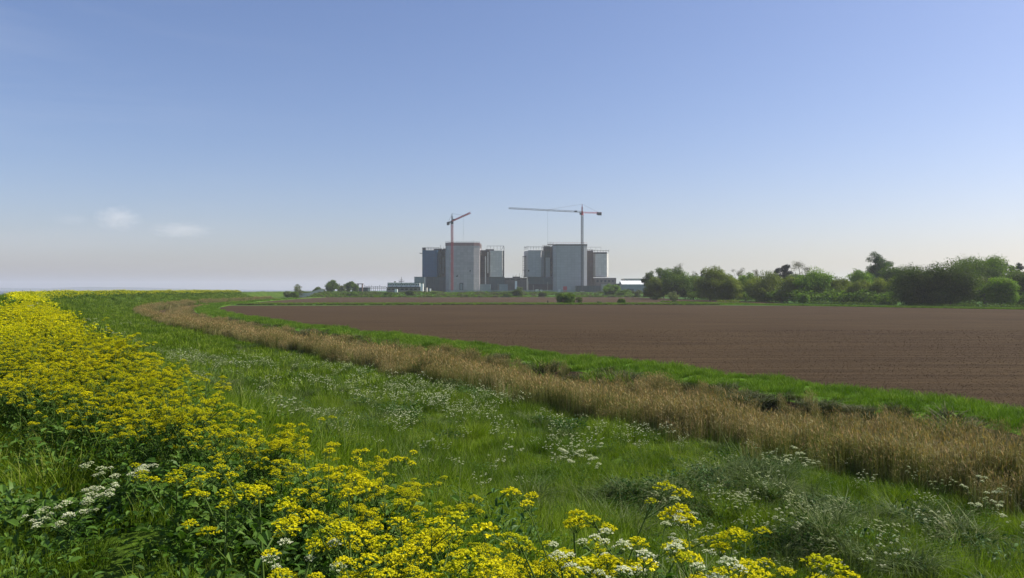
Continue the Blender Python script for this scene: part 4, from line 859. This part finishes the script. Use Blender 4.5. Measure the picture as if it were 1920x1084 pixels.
for a in [
 (1220, 30, 507, 470, 'dark', 'leftmost tree of the wood, dark and lobed, next to the white roofed shed', 'oak_tree'),
 (1231, 34, 519, 440, 'willow', 'low pale green willow in front of the leftmost dark tree', 'willow_tree'),
 (1245, 34, 497, 500, 'oak', 'open crowned tree showing sky through its branches, third from the left', 'ash_tree'),
 (1268, 28, 488.5, 520, 'bare', 'brown twiggy bare topped tree rising above the round dark oak', 'bare_tree'),
 (1270, 56, 503, 430, 'oak', 'round dense dark green tree with a visible trunk behind the lone field bush', 'oak_tree'),
 (1300, 28, 514, 480, 'grey', 'low greyish tree in the gap between the round oak and the great willow', 'willow_tree'),
 (1303, 20, 506, 520, 'bare', 'small bare twiggy tree left of the narrow dark conifer', 'bare_tree'),
 (1317, 11, 498.5, 460, 'pine', 'narrow dark conifer at the left shoulder of the great willow', 'conifer'),
 (1332, 56, 493.5, 380, 'willow', 'great rounded willow with yellow green crown, tallest of the left half', 'willow_tree'),
 (1368, 44, 512, 372, 'willow', 'lower pale willow just right of the great willow', 'willow_tree'),
 (1386, 36, 496.5, 470, 'bare', 'wide bare twiggy crown behind the middle willows', 'bare_tree'),
 (1397, 34, 506, 380, 'bright', 'fresh green tree below the wide twiggy crown', 'ash_tree'),
 (1420, 26, 498.5, 450, 'bare', 'pale bare crown left of the dark pines', 'bare_tree'),
 (1430, 62, 500, 352, 'willow', 'broad willow with dark forked limbs showing, left of the pines', 'willow_tree'),
 (1458, 22, 495.5, 420, 'pine', 'left dark pine of the pair, shorter', 'pine_tree'), (1474, 26, 490.5, 420, 'pine', 'right dark pine of the pair, taller', 'pine_tree'),
 (1500, 40, 485.5, 420, 'bare', 'tall pale olive tree just right of the dark pines', 'ash_tree'),
 (1478, 46, 515, 335, 'willow', 'soft green willow beneath the pines', 'willow_tree'),
 (1528, 70, 506, 330, 'bright', 'yellow green oak with layered lobes at the middle of the wood', 'oak_tree'),
 (1560, 28, 510.5, 360, 'grey', 'feathery grey green tree right of the layered oak', 'ash_tree'),
 (1580, 44, 519, 320, 'willow', 'rounded mid green tree right of the feathery one', 'willow_tree'),
 (1618, 56, 500.5, 350, 'bright', 'bright yellow topped tree left below the tall poplar', 'oak_tree'),
 (1615, 46, 524, 305, 'willow', 'low dull willow in front of the bright topped tree', 'willow_tree'),
 (1647, 42, 467.5, 380, 'poplar', 'tall poplar standing clear above the wood', 'poplar_tree'),
 (1660, 54, 519, 300, 'willow', 'low rounded willow in front of the poplar', 'willow_tree'),
 (1685, 66, 498.5, 350, 'oak', 'olive green tree right of the poplar', 'oak_tree'),
 (1724, 12, 498.5, 330, 'pine', 'small dark conifer tip between two rounded crowns', 'conifer'),
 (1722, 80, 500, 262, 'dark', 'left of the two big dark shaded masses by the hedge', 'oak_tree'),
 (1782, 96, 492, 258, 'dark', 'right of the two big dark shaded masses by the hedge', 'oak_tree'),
 (1845, 96, 473, 300, 'oak', 'highest broad oak on the right with tiered crown', 'oak_tree'),
 (1846, 40, 512, 262, 'grey', 'dull grey green tree below the tiered oak', 'willow_tree'),
 (1878, 54, 520, 250, 'bright', 'yellow green shrubby tree near the right edge', 'hazel_tree'),
 (1884, 20, 489, 330, 'pine', 'leftmost of the dark conifers at the right edge', 'conifer'), (1898, 18, 491, 330, 'pine', 'second dark conifer from the left at the right edge', 'conifer'),
 (1912, 20, 488, 330, 'pine', 'third dark conifer, taller, at the right edge', 'conifer'), (1930, 22, 490, 330, 'pine', 'dark conifer cut by the right edge of the picture', 'conifer'),
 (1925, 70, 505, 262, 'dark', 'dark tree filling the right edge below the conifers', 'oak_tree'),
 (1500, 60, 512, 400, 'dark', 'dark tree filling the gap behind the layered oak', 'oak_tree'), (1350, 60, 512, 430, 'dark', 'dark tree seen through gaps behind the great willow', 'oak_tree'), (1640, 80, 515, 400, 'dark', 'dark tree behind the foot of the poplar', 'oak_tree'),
 (1300, 60, 516, 440, 'oak', 'mid green tree closing the gap left of the great willow', 'oak_tree'), (1570, 50, 524, 420, 'oak', 'mid green tree behind the feathery tree', 'oak_tree'), (1400, 70, 513, 440, 'willow', 'soft green crown behind the middle of the wood', 'willow_tree'), (1745, 70, 506, 330, 'oak', 'olive crown rising behind the dark masses', 'oak_tree'),
]:
    pxtree(a[0], a[1]*1.14, a[2], a[3], a[4], a[5], a[6], 'tree', GW)
GB = 'bushes round the far fields'
for a in [   # px, width, top, D, kind, label, base height, category
 (1261, 25, 547, 345, 'pale', 'round pale hawthorn standing alone at the left foot of the wood', 0), (1506, 22, 548, 300, 'bright', 'yellowish bush at the foot of the layered oak', 0),
 (1061, 46, 550, 312, 'oak', 'wide dark bush on the green strip in the middle of the fields', 0), (1086, 14, 556, 312, 'grey', 'low tail of scrub right of the wide dark bush', 0),
 (1165, 16, 559.5, 306, 'oak', 'small low bush on the strip right of the wide one', 0), (1124, 12, 564.5, 306, 'grey', 'tiny flat scrub between the two strip bushes', 0),
 (970, 20, 541.5, 585, 'dark', 'dark round bush on the bank between the reactors', 0), (975, 18, 534.5, 600, 'pale', 'cream flowering bush just behind the dark round one', .6), (1018, 18, 547, 580, 'dark', 'low dark bush right of the cream one', 0),
 (1145, 38, 533, 600, 'bright', 'big green bush on the bank at the right end of the station', .8), (1165, 22, 545, 590, 'oak', 'lower bush at the right of the big bank bush', .5), (950, 16, 549, 572, 'oak', 'low bush left of the dark round bank bush', 0),
 (558, 20, 530, 560, 'pale', 'thin pale yellow tree above the end of the flower bank', 0), (539, 16, 544, 548, 'grey', 'grey green bush left of the thin pale tree', 0), (552, 16, 547, 540, 'oak', 'low bush at the foot of the thin pale tree', 0),
 (570, 22, 545.5, 640, 'dark', 'dark hedge bush behind the left fence', 1), (596, 18, 539, 680, 'dark', 'small dark bush above the left fence', 1), (606, 10, 541, 690, 'grey', 'small grey bush right of the fence bush', 1),
 (623, 26, 525.5, 720, 'oak', 'dark rounded tree left of the tan gantry', 2), (640, 18, 534, 730, 'grey', 'low tree between the two far left trees', 2), (656, 20, 526, 760, 'oak', 'green tree just left of the tan gantry', 2), (666, 14, 530, 770, 'oak', 'lower tree touching the tan gantry', 2),
 (741, 9, 526.5, 860, 'oak', 'round green treetop behind the cabin roofs', 2.4), (750, 8, 525, 870, 'bare', 'thin bare treetop behind the cabin pole', 2.4), (768, 20, 545, 600, 'dark', 'dark bush at the right of the station bank', 1),
 (1176, 16, 541, 640, 'oak', 'green bush before the white roofed shed', 1), (1195, 20, 543, 560, 'grey', 'low scrub before the shed wall', .5), (1215, 24, 545, 540, 'willow', 'low shrub at the foot of the leftmost wood tree', .2),
 (700, 34, 546, 590, 'grey', 'wide low scrub on the bank below the pipe rack', .5), (730, 30, 547.5, 588, 'oak', 'wide low scrub below the left cabins', .5), (660, 26, 548, 585, 'oak', 'low scrub below the digger', .4), (1050, 22, 548.5, 585, 'oak', 'low bush on the bank before the right reactor', .2), (1090, 26, 548, 590, 'grey', 'low scrub before the long dark shed', .4),
]:
    pxtree(a[0], a[1], a[2], a[3], a[4], a[5], 'bush' if wz(a[2], a[3])-a[6] < 7 else 'tree', 'bush' if wz(a[2], a[3])-a[6] < 7 else 'tree', GB, a[6], dens=1.3)
# clipped hedges along the far side of the field and a shrubby undergrowth
def hedge(pts, h, wdt, m, label, n_per=60, name='hedge', rag=.12):
    pts = [np.array(p) for p in pts]; root = empty(name, (*pts[0], 0), label, 'hedge'); b = MB()
    for p, q in zip(pts[:-1], pts[1:]):
        L_ = np.linalg.norm(q-p); k = int(L_*n_per); u = rng.random(k); d = (q-p)/L_; nn = np.array([-d[1], d[0]])
        hh = h*(.72+.5*vn((p[0]+u*L_)*.35, u*0+h*7)); a = rng.uniform(-1, 1, k); z = hh*(1-.25*a*a)*rng.random(k)**.45
        c_ = np.c_[p[None]+d[None]*(u*L_)[:, None]+nn[None]*(a*wdt/2)[:, None], z]
        U = rng.normal(0, rag, (k, 3)); b.rhombs(c_, U*2, rng.normal(0, rag*.7, (k, 3)), 0, np.clip(rng.normal(.5, .2, k), 0, 1))
        b.box(min(p[0], q[0])+.2, max(p[0], q[0])-.2, 0, .01, -.3, -.2) if False else None
    part('foliage', b, m, root); st = MB()
    for p, q in zip(pts[:-1], pts[1:]):
        for i in range(int(np.linalg.norm(q-p)/2.2)): 
            c_ = p+(q-p)*random.random(); st.tube((*c_, -.1), (c_[0]+random.uniform(-.2, .2), c_[1], h*.6), .06, .03, 4)
    part('stems', st, BARK, root)
def pD(px, D): return (wx(px, D), D)
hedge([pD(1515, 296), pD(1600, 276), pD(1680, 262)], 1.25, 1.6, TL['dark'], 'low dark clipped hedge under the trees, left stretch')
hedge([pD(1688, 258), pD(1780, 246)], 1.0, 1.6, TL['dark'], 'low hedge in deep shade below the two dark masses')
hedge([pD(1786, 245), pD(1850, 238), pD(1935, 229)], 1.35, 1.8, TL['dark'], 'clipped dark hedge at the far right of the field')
hedge([pD(1345, 342), pD(1385, 334)], 1.0, 1.6, TL['willow'], 'short pale green hedge below the great willow')
hedge([pD(1290, 440), pD(1400, 380), pD(1520, 318)], 5.0, 12, TL['oak'], 'dark undergrowth beneath the left half of the wood', 150, 'undergrowth', .22)
hedge([pD(1540, 318), pD(1700, 285), pD(1935, 256)], 5.2, 12, TL['oak'], 'dark undergrowth beneath the right half of the wood', 170, 'undergrowth', .22)
# grassy margins of the far fields
def scat_line(name, pts, wd, n, scl, pr, label):
    pts = np.array(pts); seg = rng.integers(0, len(pts)-1, n); u = rng.random(n)[:, None]; p = pts[seg]*(1-u)+pts[seg+1]*u+rng.normal(0, wd/2, (n, 2))*np.array([.3, 1])
    gn_scatter(name, np.c_[p, np.full(n, -.05)], rng.random(n)*6.28, rng.uniform(*scl, n), pr, label, 'grass')
scat_line('drain_grass', [gpt(a, 570.4) for a in (380, 600, 800, 1000, 1200, 1400)], 9, 2600, (.8, 1.4), lush_near, 'green grass strip dividing the two ploughed fields')
scat_line('drain_shade_grass', [gpt(a, 571.6) for a in (400, 700, 1000, 1350)], 1.8, 520, (.5, 1.2), dry_p, 'dark rough grass at the foot of the dividing strip')
scat_line('wood_edge_grass', [gpt(1240, 566), gpt(1400, 571), gpt(1600, 574.5), gpt(1800, 578.4), gpt(1930, 580.5)], 2.5, 2400, (.7, 1.2), lush_near, 'bright grass edge between field and wood')
t_ = []; 
for i in range(5200):
    x = random.uniform(-260, 190); y = random.uniform(572, 640); t_.append((x, y, gz(x, y)))
g = np.array(t_); gn_scatter('bank_scrub', g, rng.random(len(g))*6.28, rng.uniform(1.2, 3.0, len(g))*(.5+1.1*vn(g[:, 0]*.08, g[:, 1]*.08)), grass_far+lush_near+dry_p, 'rough green scrub on the low bank before the station', 'grass')
# gate posts on the strip
for px, l in ((1027.5, 'dark wooden post left of the wide bush on the strip'), (1082.5, 'dark wooden post right of the wide bush on the strip')):
    x = wx(px, 306); r = empty('post', (x, 306, 0), l, 'post', 'posts on the field strip'); part('shaft', MB().tube((x, 306, -.2), (x, 306, 1.35), .28, .25, 6), BARK, r); part('cap', MB().tube((x, 306, 1.35), (x, 306, 1.45), .3, .12, 6), BARK, r)

# ------------------------------------------------------------------ foreground plants one can pick out
def hero(px, hy, D, H, label, white=False, nb=6, R_h=None, n=None):
    x = wx(px, D); g = surf(x, D); top = wz(hy, D); Hh = max(.35, top-g); r = empty('cow_parsley_plant' if white else 'yellow_flower_plant', (x, D, g), label, 'flowering plant', 'white flower plants in the foreground' if white else 'yellow flower plants in the foreground')
    st, lf, hs = flowering_plant(Hh/1.0, nb, 0, R_h or (.03 if white else .045), white)
    o = np.array([x, D, g])
    for mb in (st, lf): mb.V = [v+o for v in mb.V]
    part('stem', st, STEM, r); part('foliage', lf, PLEAF, r)
    for c_, rr in hs:
        b = MB(); umbel(b, tuple(np.array(c_)+o), rr, 0, 1); part('flower_head', b, [STEM, WHT if white else YEL], r)
for a in [(500, 880, 3.4, 'tall open branched yellow plant with bare forking stem, lower centre left'), (345, 870, 4.6, 'yellow plant at the left tip of the open grass'), (410, 930, 4.0, 'yellow plant leaning over the grass left of the forked stem'),
          (645, 975, 2.9, 'large headed yellow plant in a cluster of big domes at bottom centre'), (720, 975, 3.0, 'yellow plant just right of the big domed cluster'), (530, 1050, 2.7, 'short yellow plant at the bottom edge, left of the domed cluster'),
          (650, 1045, 2.6, 'short yellow plant at the bottom edge below the domed cluster'), (780, 1000, 3.1, 'yellow plant with clustered heads right of centre bottom'), (790, 1068, 2.6, 'lowest yellow plant touching the bottom edge near the centre'),
          (1085, 938, 3.3, 'topmost yellow plant rising above the band against dark grass'), (1190, 985, 3.0, 'yellow plant at the outer right edge of the band'), (1310, 1040, 2.8, 'yellow plant right of the white flowers at the bottom'),
          (1365, 1038, 2.95, 'single headed yellow plant standing a little apart, bottom right'), (1440, 1060, 2.8, 'second yellow plant from the right, at the bottom edge'), (1520, 1068, 2.8, 'rightmost yellow plant at the bottom edge'), (1060, 1010, 2.9, 'yellow plant amid the band below the topmost one')]:
    hero(a[0], a[1], a[2], 0, a[3], nb=random.choice((3, 4)) if a[2] < 4 else 5)
for a in [(225, 925, 5.2, 'white flowered plant in the grass at the lower left'), (150, 955, 4.8, 'white flowered plant left of its neighbour in the lower left weeds'), (1190, 1020, 2.8, 'white flower among the yellow at bottom centre right'), (1215, 1055, 2.6, 'white flower plant at the bottom edge among yellow'),
          (510, 1068, 2.7, 'single white flower at the bottom edge left of centre'), (1290, 975, 12, 'white flowered plant below the dark tussock'), (1850, 905, 15.5, 'big white flowered plant at the right edge before the reeds'), (1500, 838, 20, 'tall white flowered plant against the reeds, right of centre'),
          (1090, 825, 14.5, 'white flowered plant just below the dark thistle clump')]:
    hero(a[0], a[1], a[2], 0, a[3], True, nb=8, R_h=.028 if a[2] < 9 else .05)
# dark leafy clumps and tussocks
def clump(px, py, R, h, label, name='thistle_clump', cat='weed', m=THIS, size=.16, n=420):
    c_, _, _ = hit(px, py); r = empty(name, tuple(c_), label, cat, 'dark leafy clumps on the slope'); b = leafy(n, R, h, size, .38); b.V = [v+c_ for v in b.V]; part('leaves', b, m, r)
    s_ = MB()
    for i in range(14): a = random.random()*6.28; q = R*.7*random.random(); s_.tube(c_, c_+np.array([cos(a)*q, sin(a)*q, h*.9]), .008, .004, 4)
    part('stems', s_, STEM, r)
clump(1068, 815, .75, .55, 'dark glossy thistle clump on the slope by the reed edge'); clump(750, 785, .9, .6, 'dark leafy clump half way up the slope, left of centre'); clump(1010, 800, .45, .35, 'smaller dark clump left of the glossy thistle one'); clump(845, 738, .8, .7, 'grey green bushy clump at the reed edge', m=TUSS)
clump(950, 1076, .4, .35, 'leafy clump under the yellow flowers at the bottom centre', 'dock_clump', m=DOCK, n=90); clump(830, 830, .6, .35, 'low dark leafy clump on the slope above the yellow band', n=200)
def tus(px, py, R, h, label, n=900):
    c_, _, _ = hit(px, py); r = empty('grass_tussock', tuple(c_), label, 'grass tussock', 'grey green grass tussocks'); b = blades(MB(), n, R, h*.7, h*1.3, .012, .9, drop=.6, mid=1)
    for v in b.V: v[:, 2] += np.maximum(0, .3-(v[:, 0]**2+v[:, 1]**2)*.35/R/R)*h*0; 
    b.V = [v+c_ for v in b.V]; part('blades', b, TUSS, r)
tus(1330, 935, .7, .8, 'grey green tussock with a dark hollow under it, right of the white flowers'); tus(1185, 940, .55, .6, 'tussock at the edge of the yellow flowers'); tus(1570, 985, .95, .65, 'long combed over tussock at lower right', 1400); tus(1420, 930, .7, .6, 'tussock between the hollow one and the combed over one')
tus(1700, 1000, .8, .6, 'loose tussock right of the combed over one'); tus(1840, 1050, .9, .6, 'tussock at the bottom right corner')

# ------------------------------------------------------------------ clouds and haze
def cloudmat(dn):
    def f(t, out):
        v = t.nodes.new('ShaderNodeVolumePrincipled'); v.inputs['Color'].default_value = (1, 1, 1, 1); v.inputs['Anisotropy'].default_value = 0
        tcn = t.nodes.new('ShaderNodeTexCoord'); vl = t.nodes.new('ShaderNodeVectorMath'); vl.operation = 'LENGTH'; t.links.new(tcn.outputs['Object'], vl.inputs[0])
        n = math_(t, 'MULTIPLY', noise(t, 3.0, 7, tcn.outputs['Object'], .65), 1.5)
        e = math_(t, 'SUBTRACT', math_(t, 'ADD', n, .0), math_(t, 'MULTIPLY', vl.outputs['Value'], .85)); e = math_(t, 'MULTIPLY', math_(t, 'MAXIMUM', e, 0.0), dn)
        t.links.new(e, v.inputs['Density']); t.links.new(v.outputs[0], out.inputs['Volume'])
    return mat('cloud', f)
for i, (px, py, wpx, hpx, dn, lab) in enumerate(((220, 410, 80, 40, .0026, 'small white puffy cloud low over the estuary'), (340, 432, 110, 26, .0016, 'flatter white cloud right of the puffy one'), (135, 412, 70, 20, .0007, 'faint wisp of cloud left of the puffy one'))):
    Dc = 9000; b = MB(); N_ = 12; V = [(0, 0, 1)]; 
    for j in range(1, N_):
        for q in range(16): th = pi*j/N_; ph = 2*pi*q/16; V.append((sin(th)*cos(ph), sin(th)*sin(ph), cos(th)))
    V.append((0, 0, -1)); F = [(0, 1+q, 1+(q+1) % 16) for q in range(16)]
    for j in range(N_-2):
        for q in range(16): a = 1+j*16; F.append((a+q, a+16+q, a+16+(q+1) % 16, a+(q+1) % 16))
    e_ = 1+(N_-2)*16; F += [(len(V)-1, e_+(q+1) % 16, e_+q) for q in range(16)]
    b.add(V, F); o = b.build('cloud', cloudmat(dn)); tag(o, lab, 'cloud', 'small clouds over the estuary', None)
    o.location = (wx(px, Dc), Dc, wz(py, Dc)); o.scale = (wpx/FPX*Dc*.62, wpx/FPX*Dc*.5, hpx/FPX*Dc*.7)
def hz(t, out):
    v = t.nodes.new('ShaderNodeVolumePrincipled'); v.inputs['Color'].default_value = (.90, .93, 1.0, 1); v.inputs['Density'].default_value = HAZE
    v.inputs['Anisotropy'].default_value = .35; t.links.new(v.outputs[0], out.inputs['Volume'])
HAZE = 1.25e-4
o = MB().box(-12600, 12600, -420, 12600, -4.2, 125).build('haze', mat('haze', hz)); tag(o, 'pale even haze thickening towards the horizon', 'haze', kind='stuff')
